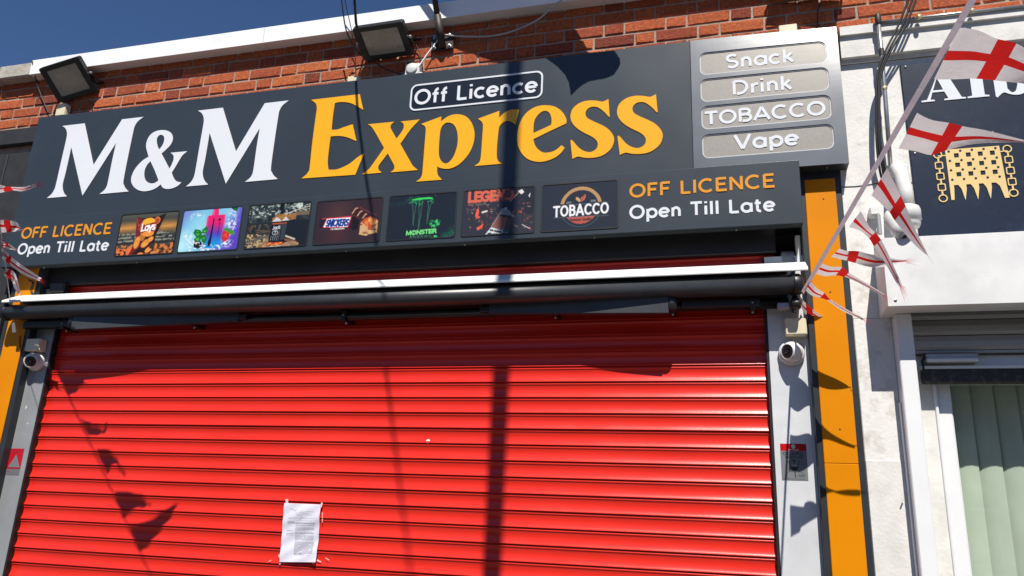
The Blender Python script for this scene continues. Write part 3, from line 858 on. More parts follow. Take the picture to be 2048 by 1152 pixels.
# ================================================================== lower fascia sign with pictures
low = thing('fascia_sign', (-1.9, YB, 2.92), 'long charcoal fascia sign with seven product pictures and Open Till Late lettering', 'sign')
LX0, LX1 = -4.192, 0.347
lo_panel = MB().bbox(LX0, LX1, YLO, YLO + 0.012, 2.921, 3.2295, 0.002)
lo_panel.build('panel', M_ANTH, low)
b = MB()
b.box(LX0 + .001, LX1 - .001, YLO + .0125, YLO + 0.055, 2.921, 2.925)
b.box(LX0 + .001, LX1 - .001, YLO + .0125, YU - .001, 3.2205, 3.2290)
b.box(LX1 - .004, LX1 - .001, YLO + .0125, 0.02, 2.926, 3.195)
b.build('return_edge', M_TRIM, low)
MB().box(LX0 + .004, LX1 - .006, YLO + 0.02, 0.075, 2.962, 2.985).build('soffit', M_SOFFIT, low)
MB().box(LX0 + .004, LX1 - .006, YLO + 0.052, YLO + 0.058, 2.9255, 2.961).build('soffit_lip', M_SOFFIT, low)
for px, py in ((1553, 468), (72, 546)):
    p = at(px, py, -0.065)
    MB().lathe([(0.0, .0), (.036, .0), (.040, .004), (.040, .006), (0, .006)], (min(max(p.x, -3.98), 0.22), -0.062, 2.955), (0, 0, 1), 24).build('downlight', M_WPLAS, low)
for k in range(7):
    x = -3.9 + k * 0.66
    MB().lathe([(.0045, 0), (.0045, .003), (0, .005)], (x, YLO + .04, 2.9205), (0, 0, -1), 8).build('screw', M_GALV, low)
M_T2 = M_LETO2
lettering('OFF LICENCE', -4.080, -3.425, 3.098, .068, YLO - 0.002, .0125, M_T2, low, .003, gap=.12, slope=-.010)
lettering('Open Till Late', -4.080, -3.422, 2.998, .066, YLO - 0.002, .0125, M_LETW, low, .003, gap=.13, slope=-.012)
lettering('OFF LICENCE', -.424, .236, 3.099, .066, YLO - 0.002, .0125, M_T2, low, .003, gap=.12, slope=.006)
lettering('Open Till Late', -.424, .230, 2.990, .065, YLO - 0.002, .0125, M_LETW, low, .003, gap=.13, slope=-.004)

# ---- the seven pictures
PW, PH = 150, 96
def pic_crisps():
    p = Paint(PW, PH, (60, 62, 55)); n = p.noise(8, 1); n2 = p.noise(22, 2)
    p.put(np.clip(1 - abs(p.y - .33) * 5.5, 0, 1) * (.55 + .5 * n), (235, 160, 70))
    p.put(np.clip(.22 - p.y, 0, 1) * 4, (92, 92, 82))
    for yy, w in ((.50, .05), (.58, .04), (.66, .045)):
        p.put(np.clip(1 - abs(p.y + .05 * (n - .5) - yy) / w, 0, 1) * (n2 > .46), (160, 160, 150))
        p.put(np.clip(1 - abs(p.y - yy - .05) / w, 0, 1), (40, 42, 40))
    p.put((p.y > .76) * np.clip((p.y - .72) * 4, 0, 1), (120, 72, 40))
    p.put((p.y > .74) * (n2 > .52) * .9, (225, 130, 60)); p.put((p.y > .80) * (n2 < .40), (60, 35, 22))
    p.put((p.y > .84) * (p.x < .35) * (n2 > .45) * .8, (240, 120, 55))
    bag = [(.27, .06), (.38, .12), (.62, .10), (.78, .03), (.72, .30), (.66, .55), (.66, .97), (.24, .98), (.33, .66), (.30, .45), (.28, .25)]
    p.poly(bag, (38, 22, 22)); p.poly([(.27, .06), (.36, .12), (.47, .3), (.42, .55), (.42, .8), (.30, .97), (.24, .98), (.33, .66), (.30, .45), (.28, .25)], (112, 34, 34))
    p.line([(.28, .12), (.33, .3), (.40, .16), (.52, .12)], .014, (190, 90, 70)); p.line([(.30, .2), (.34, .4)], .012, (180, 70, 60))
    p.ell(.64, .19, .055, .09, (215, 110, 50)); p.ell(.64, .20, .035, .06, (170, 70, 35))
    p.ell(.50, .34, .15, .23, (150, 40, 30)); p.ell(.50, .34, .138, .213, (240, 180, 150)); p.ell(.50, .34, .13, .2, (120, 28, 24)); p.ell(.50, .21, .11, .09, (245, 180, 50)); p.ell(.52, .50, .10, .07, (240, 150, 60))
    p.poly([(.375, .30), (.62, .22), (.63, .38), (.385, .47)], (130, 25, 22))
    p.text('Lays', .385, .625, .43, .17, .038, (250, 250, 248), slope=-.10, gap=.05)
    for cx, cy, rx, ry, a in ((.35, .70, .052, .16, .15), (.50, .73, .085, .085, -.7), (.58, .64, .06, .06, -.6), (.58, .88, .075, .065, -.6)):
        p.ell(cx, cy, rx, ry, (190, 92, 30), ang=a); p.ell(cx, cy, rx * .85, ry * .85, (240, 168, 70), ang=a, tex=.6 + .5 * n2)
    p.ell(.43, .57, .05, .1, (235, 150, 60), a=.7); p.ell(.62, .80, .04, .07, (70, 45, 35))
    p.ell(.45, .975, .05, .03, (235, 140, 70)); p.ell(.66, .96, .04, .03, (215, 140, 80))
    return p
def pic_vape():
    p = Paint(PW, PH, (120, 190, 225)); n = p.noise(7, 5); n2 = p.noise(26, 6)
    g = np.clip((p.x - .55) * 2.2 + (p.y - .4) * .6, 0, 1)
    p.put(g, (88, 66, 190)); p.put(np.clip(.55 - p.x * 1.5 - p.y * .9, 0, 1) * 1.3, (122, 112, 205)); p.put(np.clip(1 - np.hypot((p.x - .32) * 1.5, p.y - .45) * 2.1, 0, 1) * .8, (165, 225, 240))
    p.put(np.clip(1 - np.hypot((p.x - .75) * 1.5, p.y - .12) * 3, 0, 1) * .8, (150, 215, 240))
    p.put(np.clip(1 - np.hypot((p.x - .04) * 1.5, p.y - .86) * 2, 0, 1), (190, 240, 248))
    for cx, cy, rx, ry, s in ((.24, .18, .12, .10, .60), (.84, .22, .07, .20, .55), (.85, .40, .12, .12, .55), (.80, .85, .12, .1, .5), (.14, .62, .10, .10, .58), (.30, .84, .2, .10, .55)):
        m = np.clip(1.3 - np.hypot((p.x - cx) / rx, (p.y - cy) / ry), 0, 1)
        p.put(m * (n2 > s - .04) * .9, (240, 248, 255))
    p.line([(.10, .66), (.25, .84), (.45, .94), (.62, .96)], .02, (240, 250, 255), .8); p.line([(.66, .92), (.80, .80), (.88, .55), (.92, .36)], .022, (240, 248, 255), .8)
    bx = [(.42, .20), (.44, .16), (.71, .16), (.73, .20), (.73, .92), (.42, .94)]
    p.poly([(.50, .02), (.60, .02), (.61, .2), (.49, .2)], (226, 40, 120)); p.poly([(.51, .04), (.535, .04), (.53, .2), (.51, .2)], (240, 90, 150))
    p.poly(bx, (226, 34, 112))
    ins = (p.x > .42) & (p.x < .73) & (p.y > .17) & (p.y < .93)
    p.put(ins * np.clip((p.y - .34) * 3.6, 0, 1), (92, 62, 185)); p.put(ins * np.clip((p.y - .58) * 4.2, 0, 1), (24, 148, 226))
    p.rect(.425, .2, .445, .93, (250, 120, 170), .4); p.rect(.70, .2, .725, .92, (255, 150, 200), .3)
    p.poly([(.53, .24), (.55, .24), (.545, .88), (.50, .90)], (36, 18, 60)); p.ell(.515, .80, .02, .08, (20, 20, 30))
    p.ell(.635, .28, .02, .035, (50, 12, 50))
    for k in range(9): p.rect(.632, .34 + k * .038, .652, .36 + k * .038, (50, 15, 80), .8)
    for pts in ([(.22, .56), (.24, .47), (.33, .49), (.38, .57), (.36, .66), (.28, .65)], [(.38, .58), (.36, .50), (.44, .40), (.47, .48), (.45, .58)], [(.36, .62), (.43, .60), (.47, .72), (.45, .82), (.39, .78)], [(.25, .70), (.31, .62), (.38, .66), (.36, .78), (.26, .78)]):
        p.poly(pts, (28, 118, 40)); 
        c0 = np.mean(pts, 0); p.ell(c0[0], c0[1], .03, .05, (92, 190, 70), tex=(n2 > .5) * .9)
    p.ell(.33, .84, .07, .09, (30, 32, 36)); p.ell(.32, .80, .045, .03, (205, 205, 205), tex=(n2 > .5)); p.ell(.25, .78, .02, .05, (225, 225, 230), tex=(n2 > .48))
    p.ell(.775, .66, .065, .14, (206, 40, 42)); p.ell(.775, .66, .055, .12, (236, 86, 70), tex=(n2 > .54) * .8)
    p.poly([(.72, .52), (.77, .46), (.82, .52), (.90, .56), (.93, .64), (.88, .66), (.80, .58)], (60, 150, 50))
    p.put((n2 > .60) * (p.y > .86) * (p.x > .2) * (p.x < .75), (235, 250, 255)); p.poly([(.78, 0), (.92, 0), (.91, .10), (.86, .09)], (30, 92, 50))
    return p
def pic_bottle():
    p = Paint(PW, PH, (34, 40, 46)); n = p.noise(10, 8); n2 = p.noise(28, 9)
    p.put((p.y < .42) * np.clip((n - .40) * 4, 0, 1) * .9, (82, 96, 92)); p.put((p.y < .30) * (n2 > .60), (170, 184, 176)); p.ell(.82, .08, .05, .07, (205, 215, 205), tex=(n2 > .40) * 1.0)
    p.poly([(.56, .30), (.85, .20), (1, .22), (1, .30), (.80, .30), (.56, .36)], (112, 100, 78)); p.line([(.56, .27), (.82, .16), (1, .10)], .018, (205, 200, 184)); p.line([(.82, .19), (1, .16)], .015, (150, 146, 140))
    p.poly([(.40, .32), (.78, .24), (.78, .38), (.40, .46)], (168, 112, 62), tex=.6 + .5 * n2); p.put((p.y > .40) * (p.x > .62) * .9, (26, 32, 40))
    p.put((p.y > .46) * (p.y < .66) * (p.x < .42) * (n2 > .52) * .7, (112, 92, 66)); p.put((p.y > .66) * np.clip((p.y - .62) * 6, 0, 1) * (p.x < .55), (84, 74, 60)); p.put((p.y > .68) * (p.x < .5) * (n2 > .53), (186, 160, 120)); p.put((p.y > .78) * (p.x < .36) * (n2 < .42), (36, 34, 32))
    p.line([(.02, .86), (.42, .72)], .05, (96, 92, 84)); p.line([(.22, .98), (.42, .80)], .045, (150, 118, 84)); p.line([(.26, 1.), (.44, .84)], .02, (230, 130, 60))
    p.line([(.62, .74), (.80, .84)], .04, (200, 190, 168)); p.line([(.60, .82), (.82, .90)], .05, (130, 88, 58)); p.ell(.74, .95, .14, .06, (190, 150, 110), tex=.5 + .6 * n2)
    p.poly([(.50, 0), (.565, 0), (.565, .20), (.60, .26), (.47, .26), (.50, .20)], (16, 22, 26)); p.line([(.52, .17), (.50, .24)], .018, (150, 165, 180)); p.poly([(.44, .25), (.60, .24), (.60, .34), (.44, .36)], (176, 120, 50), tex=.5 + .6 * n2)
    p.poly([(.40, .42), (.47, .31), (.52, .36), (.56, .42)], (200, 206, 208)); p.poly([(.56, .40), (.62, .31), (.68, .41)], (200, 206, 208))
    p.poly([(.40, .42), (.66, .42), (.64, .92), (.38, .94)], (20, 24, 30)); p.rect(.41, .45, .65, .475, (214, 96, 50), .8); p.poly([(.57, .47), (.65, .47), (.635, .84), (.57, .84)], (56, 62, 72))
    p.rect(.405, .50, .555, .505, (150, 155, 160)); p.text('Jack', .425, .545, .60, .075, .016, (225, 228, 230), slope=-.15); p.ell(.475, .67, .05, .055, (190, 195, 200)); p.ell(.475, .67, .04, .043, (24, 28, 34)); p.text('7', .455, .495, .695, .055, .014, (200, 205, 210))
    for k in range(4): p.line([(.42 + k * .032, .74), (.415 + k * .032, .84)], .012, (165, 170, 176))
    p.line([(.55, .50), (.54, .86)], .008, (150, 155, 160)); p.rect(.38, .885, .62, .955, (186, 74, 34)); p.put((p.y > .89) * (p.y < .95) * (p.x > .38) * (p.x < .6) * (n2 > .5), (244, 140, 66))
    p.line([(.37, .99), (.60, .97)], .02, (215, 200, 180))
    return p
def pic_bar():
    p = Paint(PW, PH, (54, 40, 46)); n2 = p.noise(24, 12)
    p.put(np.clip(1 - np.hypot((p.x - .34) * 1.6, p.y - .30) * 2.2, 0, 1) * .6, (100, 60, 58)); p.put(np.clip(1 - np.hypot((p.x - .36) * 1.6, p.y - .80) * 2.6, 0, 1) * .5, (92, 50, 46))
    p.poly([(.06, .40), (.60, .42), (.60, .70), (.08, .66)], (42, 30, 42)); p.line([(.10, .41), (.58, .39)], .022, (182, 70, 62)); p.line([(.08, .655), (.56, .69)], .014, (90, 50, 60))
    p.poly([(.12, .62), (.17, .40), (.555, .40), (.515, .645)], (206, 40, 46)); p.poly([(.135, .605), (.178, .412), (.54, .412), (.505, .63)], (246, 246, 250))
    p.text('SNICKERS', .165, .505, .59, .145, .036, (28, 56, 140), slope=.03, gap=.06, ital=.35)
    p.text('ICE CREAM', .25, .39, .672, .026, .011, (225, 220, 215), slope=.05); p.text('BAR', .40, .46, .675, .028, .011, (225, 220, 215))
    p.poly([(.56, .38), (.68, .36), (.66, .70), (.58, .72)], (30, 20, 24))
    p.poly([(.52, .26), (.60, .17), (.68, .18), (.76, .30), (.80, .42), (.74, .52), (.64, .46), (.55, .36)], (74, 36, 32))
    for k in range(6): p.line([(.555 + k * .042, .33 + k * .030), (.60 + k * .040, .22 + k * .036), (.63 + k * .036, .21 + k * .04)], .024, (206, 170, 150) if k % 2 == 0 else (40, 20, 20))
    p.line([(.66, .20), (.92, .40)], .02, (110, 60, 54))
    p.poly([(.70, .54), (.80, .46), (.93, .50), (.97, .56), (.965, .80), (.84, .83), (.80, .86), (.69, .82)], (214, 168, 120)); p.put(((p.x > .69) & (p.x < .97) & (p.y > .58) & (p.y < .86) & (n2 < .42)) * .8 * (p.y < .83), (120, 74, 50))
    p.poly([(.70, .54), (.76, .46), (.84, .42), (.93, .50), (.92, .58), (.86, .68), (.82, .73), (.80, .64), (.74, .58)], (196, 84, 42)); p.ell(.845, .50, .035, .05, (246, 176, 96)); p.ell(.88, .57, .04, .05, (240, 160, 86)); p.ell(.79, .56, .035, .045, (226, 120, 62)); p.line([(.78, .50), (.81, .66)], .02, (240, 130, 60))
    p.rect(.955, .52, 1, .9, (54, 40, 46), .8)
    return p
def pic_energy():
    p = Paint(PW, PH, (30, 37, 48)); n = p.noise(9, 20); n2 = p.noise(24, 21)
    p.put(np.clip(1 - abs(p.y - .10) * 6, 0, 1) * (p.x < .7) * np.clip((n - .38) * 3, 0, 1) * .8, (30, 92, 76))
    G = (44, 176, 96); g2 = (70, 130, 104)
    p.poly([(.33, .11), (.46, .075), (.62, .085), (.66, .115), (.50, .125), (.38, .135)], (64, 224, 88)); p.line([(.30, .19), (.36, .13), (.48, .11)], .016, G); p.line([(.48, .11), (.62, .12), (.66, .15)], .014, G)
    r = random.Random(5)
    for x0, y1, x1 in ((.345, .68, .385), (.40, .70, .385), (.455, .80, .465), (.505, .78, .47), (.585, .68, .585), (.63, .60, .59)):
        pts = [(x0 - .01, .15)]
        for k in range(1, 9):
            t = k / 8
            pts.append((x0 + (x1 - x0) * t + r.uniform(-.012, .012) * (1 - t), .16 + (y1 - .16) * t))
        p.line(pts, .011, g2)
    p.line([(.35, .17), (.40, .17), (.41, .22)], .012, G); p.line([(.45, .15), (.46, .26), (.505, .16)], .012, G); p.line([(.585, .18), (.63, .16), (.66, .22)], .012, G)
    p.text('MONSTER', .29, .735, .90, .085, .026, (120, 232, 130), slope=-.035, gap=.04); p.line([(.405, .80), (.40, .93)], .014, (120, 232, 130))
    p.text('ENERGY', .35, .66, .965, .035, .011, (70, 130, 100), gap=.4)
    for cx, cy, rx, ry in ((.66, .66, .045, .06), (.74, .64, .04, .06), (.69, .74, .04, .05), (.75, .71, .03, .03), (.71, .97, .05, .03)):
        p.ell(cx, cy, rx, ry, (34, 176, 84), tex=np.clip((n2 - .36) * 4, 0, 1)); p.ell(cx, cy - .01, rx * .6, ry * .5, (80, 226, 120), tex=(n2 > .5) * .8)
    p.put((p.x > .80) * np.clip((p.x + p.y - 1.68) * 5, 0, 1) * (n2 > .44) * .9, (26, 110, 76))
    return p
def pic_legend():
    p = Paint(PW, PH, (50, 52, 62)); n2 = p.noise(30, 31); n = p.noise(12, 30)
    p.put(np.clip((p.x - .55) * 2, 0, 1) * (p.y < .6) * .7, (30, 34, 46))
    r = random.Random(9)
    p.text('LEGEND', .07, .70, .255, .215, .062, (222, 104, 80), gap=.05); p.put(((p.x > .46) & (p.x < .72) & (p.y < .28)) * np.clip((n - .36) * 4, 0, 1) * .75, (44, 44, 54)); p.ell(.42, .13, .03, .08, (190, 120, 90), tex=(n2 > .5)); p.ell(.63, .12, .03, .06, (120, 70, 56), tex=(n2 > .46))
    p.text('NIC SALTS', .075, .33, .335, .035, .012, (142, 112, 104), gap=.18); p.line([(.075, .40), (.075, .50)], .01, (120, 110, 108)); p.rect(.10, .43, .18, .45, (90, 94, 110))
    for k in range(150):
        x = r.uniform(.06, .97); y = r.uniform(.33, .92)
        if .50 < x < .70 and y < .55: continue
        l = r.uniform(.01, .035); a = r.uniform(0, 6.3); c = r.choice([(208, 96, 66), (120, 66, 56), (176, 150, 140), (84, 60, 58), (150, 80, 60)])
        if r.random() < (1.0 if (.1 < x < .45 or x > .74) else .4): p.line([(x, y), (x + l * cos(a), y + l * 1.5 * sin(a))], r.uniform(.008, .02), c, .85)
    p.poly([(.20, .42), (.225, .42), (.235, .52), (.21, .60), (.18, .58)], (244, 96, 70)); p.poly([(.21, .84), (.26, .79), (.30, .74), (.29, .82), (.25, .88), (.22, .88)], (244, 96, 70)); p.line([(.28, .50), (.34, .48)], .04, (232, 216, 206)); p.ell(.22, .60, .03, .03, (236, 90, 66))
    p.line([(.66, .30), (.80, .07)], .02, (190, 150, 130)); p.poly([(.76, .08), (.82, .05), (.85, .12), (.81, .16)], (232, 226, 222)); p.poly([(.91, .20), (.935, .14), (.93, .25)], (220, 220, 224)); p.line([(.84, .82), (.94, .91)], .018, (206, 196, 190))
    bt = [(.55, .45), (.61, .44), (.73, .62), (.64, 1.), (.36, 1.), (.36, .96)]
    p.poly(bt, (132, 136, 144)); p.poly([(.49, .66), (.53, .56), (.72, .66), (.66, .92), (.42, .84)], (142, 84, 74), a=.9); p.poly([(.56, .46), (.60, .42), (.625, .43), (.61, .48)], (170, 176, 180)); p.poly([(.64, .62), (.74, .64), (.66, .95), (.58, .98)], (60, 58, 68), a=.75)
    p.text('Legend', .52, .68, .60, .05, .013, (34, 34, 44), slope=.35); p.poly([(.42, .84), (.40, .86), (.34, .98), (.36, 1.), (.55, 1.), (.58, .94)], (226, 228, 230)); p.text('not contain', .40, .56, .91, .045, .013, (30, 30, 34), slope=.40); p.text('only adults', .37, .52, .985, .045, .013, (30, 30, 34), slope=.30)
    return p
def pic_tobacco():
    p = Paint(PW, PH, (42, 48, 60)); n2 = p.noise(20, 41)
    cx, cy = .52, .52
    d = np.hypot((p.x - cx) * p.asp, p.y - cy)
    p.put(np.clip((.012 - abs(d - .42)) * 90, 0, 1) * (p.y > .5), (74, 92, 104)); p.put(((d > .36) & (d < .43) & (p.y < .47)), (190, 148, 98)); p.put(((d < .355) & (p.y > .70)), (186, 92, 76)); p.put(np.clip((.006 - abs(d - .35)) * 140, 0, 1) * (p.y < .6), (60, 70, 84))
    p.rect(.15, .44, .90, .72, (42, 48, 60)); p.line([(.16, .47), (.88, .455)], .008, (120, 124, 130)); p.line([(.16, .72), (.88, .735)], .008, (120, 124, 130))
    p.text('TOBACCO', .165, .875, .695, .215, .042, (244, 244, 246), gap=.20, slope=-.02)
    p.poly([(.505, .42), (.45, .36), (.45, .30), (.49, .32), (.515, .38)], (206, 164, 110)); p.poly([(.51, .42), (.52, .33), (.575, .25), (.585, .31), (.56, .38)], (198, 104, 84)); p.line([(.51, .42), (.57, .28)], .008, (90, 50, 44))
    p.text('2070', .33, .39, .43, .03, .008, (170, 172, 176)); p.text('2024', .65, .71, .42, .03, .008, (170, 172, 176)); p.text('Premium Quality', .38, .66, .81, .05, .009, (60, 34, 32), gap=.02)
    return p
XS = [(-3.365, -2.975), (-2.943, -2.559), (-2.515, -2.137), (-2.098, -1.716), (-1.676, -1.303), (-1.267, -.892), (-.856, -.480)]
PL = ['picture of a crisp packet on a beach', 'picture of a pink and blue vape with mint', 'picture of a dark whiskey bottle', 'picture of a chocolate bar', 'picture of a green energy drink logo', 'picture of a vape liquid bottle', 'picture with a round tobacco badge']
for k, ((a, b), f) in enumerate(zip(XS, (pic_crisps, pic_vape, pic_bottle, pic_bar, pic_energy, pic_legend, pic_tobacco))):
    zt0 = 3.1945 + (0.007 if k < 3 else 0)
    fr = link('picture_panel', fill_mesh([roundrect(a - .004, b + .004, 2.946, zt0 + .005, .014), roundrect(a + .003, b - .003, 2.952, zt0 - .001, .011)], YLO - 0.0032, .003), M_SOFFIT if k != 1 else M_TRIM, low)
    fr['label'] = PL[k]
    link('print', f().mesh(a, b, 2.949, zt0 + .001, YLO - 0.0012), M_PRINT, fr)

# ================================================================== retracted awning
awn = thing('retractable_awning', (-1.85, 0, 2.5), 'retracted dark grey awning with white hood under the fascia sign', 'awning')
AX0, AX1 = at(8, 620, -0.165).x, at(1607, 575, -0.165).x
zf = at(512, 583, -0.22).z; zk = at(512, 571, -0.12).z
hood = [(-0.222, zf - .004), (-0.2235, zf + .001), (-0.219, zf + .010), (-0.120, zk), (-0.085, zk + .004), (-0.085, zk - .004), (-0.119, zk - .010), (-0.212, zf + .001), (-0.214, zf - .004)]
MB().sweep(hood, AX0 + .035, at(1614, 525, -0.2).x).build('hood', M_WHITE, awn)
M_BAR = mat('dark_grey_bar', (0.035, 0.038, 0.042), rough=0.36, spec=0.5, var=0.1, vscale=12, bump=0.08, bscale=300, dirt=0.12, dirtcol=(0.12, 0.12, 0.12), dscale=30)
rB = 0.0455
zc = at(512, 607, -0.172).z
pr = []
for i in range(28):
    t = 2 * pi * i / 28
    yy, zz = cos(t) * rB, sin(t) * rB
    if zz < 0: zz *= 0.92
    pr.append((-0.165 + yy * 1.05, zc + zz))
bar = MB().sweep(pr, AX0 + .04, AX1 - .035).build('front_bar', M_BAR, awn, smooth=True)
for sx, x in ((-1, AX0 + .04), (1, AX1 - .035)):
    MB().lathe([(rB * 1.06, -.006), (rB * 1.07, 0), (rB * 1.05, .018), (rB * .85, .032), (rB * .4, .039), (0, .040)], (x, -0.165, zc), (sx, 0, 0), 28).build('end_cap', M_BLACK, awn, smooth=True)
for x in (AX0 + .036, AX1 - .052):
    MB().bbox(x, x + .016, -0.208, -0.06, zc - .02, zf - .004, .003).build('end_plate', M_BLACK, awn)
# back cassette and torsion bar, all black
MB().bbox(AX0 + .07, AX1 - .06, -0.118, -0.045, zc - .03, zk - .014, .006).build('cassette', M_BLACK, awn)
MB().tube([(AX0 + .10, -0.085, zc - .062), (AX1 - .06, -0.085, zc - .062)], 0.024, 12).build('torsion_bar', M_BLACK, awn, smooth=True)
for px, py in ((130, 655), (385, 655), (690, 640), (1110, 625), (1345, 622), (1505, 612), (1590, 605)):
    x = at(px, py, -0.1).x
    MB().bbox(x - .012, x + .012, -0.125, -0.012, zc - .095, zc - .035, .003).build('mount', M_BLACK, awn)
    MB().lathe([(.006, 0), (.006, .006), (.003, .010)], (x, -.085, zc - .095), (0, 0, -1), 6).build('bolt', M_GALV, awn)
    MB().lathe([(.005, 0), (.005, .004), (0, .006)], (x, -.125, zc - .065), (0, -1, 0), 6).build('bolt', M_GALV, awn)
M_ARM = mat('arm_grey', (0.045, 0.048, 0.055), rough=0.4, var=0.1, vscale=12)
def arm(xo, xi):
    s = 1 if xi > xo else -1
    z0 = zc - .062
    vs = []
    for x, zt_, zb_, y in ((xo, z0 + .028, z0 - .052, -.176), (xi, z0 + .026, z0 - .018, -.130)):
        vs += [(x, y, zb_), (x, y + .035, zb_), (x, y + .035, zt_), (x, y, zt_)]
    a = MB().add(vs, [(0, 1, 2, 3), (4, 7, 6, 5), (0, 3, 7, 4), (1, 5, 6, 2), (0, 4, 5, 1), (3, 2, 6, 7)]).build('arm', M_ARM, awn)
    MB().lathe([(.026, -.034), (.030, -.03), (.030, .03), (.026, .034)], (xo - s * .012, -.150, z0 - .004), (0, 0, 1), 16).build('elbow', M_BLACK, a, smooth=True)
    MB().bbox(min(xi, xi + s * .05), max(xi, xi + s * .05), -.132, -.09, z0 - .01, z0 + .022, .003).build('knuckle', M_BLACK, a)
    MB().bbox(min(xo - s * .05, xo - s * .4), max(xo - s * .05, xo - s * .4), -.128, -.08, z0 - .02, z0 + .02, .005).build('upper_arm', M_BLACK, a)
arm(at(150, 650, -.15).x, at(470, 640, -.15).x)
arm(at(1338, 620, -.15).x, at(975, 632, -.15).x)
# small pale bracket flap and gearbox at the ends
p = at(28, 655, -.17)
MB().obox(p, (1, 0, 0), (0, .94, .34), (0, -.34, .94), .012, .003, .028).build('bracket_flap', M_STEEL, awn)
p = at(1568, 612, -.14)
MB().bbox(p.x - .028, p.x + .022, -.15, -.10, p.z - .012, p.z + .014, .003).build('gearbox', M_STEEL, awn)
MB().lathe([(.018, -.02), (.024, -.015), (.024, .015), (.018, .02)], (at(1592, 608, -.15).x, -.15, at(1592, 608, -.15).z), (1, 0, 0), 16).build('gearbox_end', M_BLACK, awn, smooth=True)
# motor and plug on the left behind the hood
p = at(118, 582, -.05)
MB().bbox(p.x - .05, p.x + .06, -.08, -.03, p.z - .02, p.z + .05, .01).build('motor', M_BLACK, awn)
# white strip above the hood, its colour standing for the sunlit rail side
p = at(1594, 500, -.02)
MB().box(0.322, 0.342, -0.038, 0.02, 2.74, 2.915).build('end_plate', M_WPLAS, shut)
MB().lathe([(.05, -.03), (.055, -.02), (.055, .02), (.05, .03)], (0.285, 0.01, 2.80), (1, 0, 0), 20).build('roller_end', M_STEEL, shut, smooth=True)

# ================================================================== floodlights
def floodlight(c, u, n_hint, W, H, label, arm_to, cablepts=()):
    """c centre of the glass, u the direction of its long side, facing n"""
    u = Vector(u).normalized(); n = Vector(n_hint); n = (n - u * n.dot(u)).normalized(); v = n.cross(u)   # v up-ish
    if v.z < 0: v = -v
    t = thing('floodlight', c, label, 'floodlight', 'floodlights on the brick parapet')
    def slab(mb, hw, hh, d0, d1, r):
        m = []
        for d in (d0, d1):
            for x, y in roundrect(-hw, hw, -hh, hh, r, 4):
                m.append(Vector(c) + u * x + v * y + n * d)
        k = len(m) // 2
        mb.add(m, [tuple(range(k - 1, -1, -1)), tuple(range(k, 2 * k))] + [(i, (i + 1) % k, k + (i + 1) % k, k + i) for i in range(k)])
    mb = MB(); slab(mb, W / 2, H / 2, -.028, -.002, .012); mb.build('housing', M_BLACK, t)
    mb = MB()
    inner = roundrect(-W / 2 * .74, W / 2 * .74, -H / 2 * .74, H / 2 * .74, .008, 4); outer = roundrect(-W / 2, W / 2, -H / 2, H / 2, .012, 4)
    vs = []; k = len(inner)
    for lp, d in ((outer, -.002), (outer, .006), (inner, .006), (inner, -.001)):
        vs += [Vector(c) + u * x + v * y + n * d for x, y in lp]
    mb.add(vs, [(a * k + i, a * k + (i + 1) % k, (a + 1) * k + (i + 1) % k, (a + 1) * k + i) for a in range(3) for i in range(k)]).build('bezel', M_BLACK, t)
    mb = MB(); slab(mb, W / 2 * .735, H / 2 * .735, -.0015, .0015, .008); g = mb.build('glass', M_LAMPG, t)
    mb = MB(); slab(mb, W / 2 * .46, H / 2 * .46, .0015, .0023, .004); mb.build('reflector', M_LED, g)
    mb = MB()
    for k in range(7):
        mb.obox(Vector(c) + u * (W * (-.36 + .12 * k)) - n * .040, u, v, n, .003, H * .4, .012)
    mb.build('cooling_fins', M_BLACK, t)
    mb = MB()
    a0 = Vector(c) + u * (W / 2 + .008) - n * .014; b0 = Vector(c) - u * (W / 2 + .008) - n * .014
    q = Vector(arm_to)
    mid = Vector((a0.x, q.y, q.z)); mid2 = Vector((b0.x, q.y, q.z))
    mb.tube([a0, a0 + (mid - a0) * .85, mid.lerp(q, .08), q], .006, 6); mb.tube([b0, b0 + (mid2 - b0) * .85, mid2.lerp(q, .08), q], .006, 6)
    mb.build('bracket', M_BLACK, t)
    mb = MB()
    for s in (a0, b0): mb.lathe([(.009, -.006), (.009, .006), (.005, .009)], s, u if s is a0 else -u, 10)
    mb.build('bracket_knob', M_GALV, t)
    if cablepts: MB().tube(cablepts, .0035, 6).build('lead', M_CABLE, t)
    return t
def corner_light(corners, Ys, label, arm_to, cable):
    P = [at(px, py, Y) for (px, py), Y in zip(corners, Ys)]
    c = sum(P, Vector()) / 4
    u = ((P[1] - P[0]) + (P[2] - P[3])) / 2; w = ((P[0] - P[3]) + (P[1] - P[2])) / 2
    n = u.cross(w)
    if n.y > 0: n = -n
    return floodlight(c, u, n, u.length, w.length, label, arm_to, cable)
# corners: top left, top right, bottom right, bottom left; the tops lean out from the wall
corner_light([(74, 138), (153, 115), (200, 180), (122, 205)], [-.27, -.27, -.095, -.095], 'square black floodlight at the left end of the sign top', at(206, 165, YB - .005),
             [at(170, 195, -.19), at(188, 210, -.12), at(184, 215, -.09), at(186, 228, -.082)])
corner_light([(700, 58), (801, 43), (832, 108), (734, 121)], [-.265, -.275, -.100, -.090], 'larger black floodlight beside the flagpole bracket', at(842, 78, YB - .005),
             [at(745, 121, -.17), at(770, 138, -.12), at(800, 148, -.10), at(815, 150, -.09)])
corner_light([(1535, -72), (1690, -92), (1684, 8), (1552, -12)], [-.24, -.24, -.10, -.10], 'black floodlight cut off above the end of the sign', at(1640, -20, YB - .005),
             [at(1640, 5, -.19), at(1640, 12, -.12), at(1635, 20, -.095), at(1635, 48, -.085)])

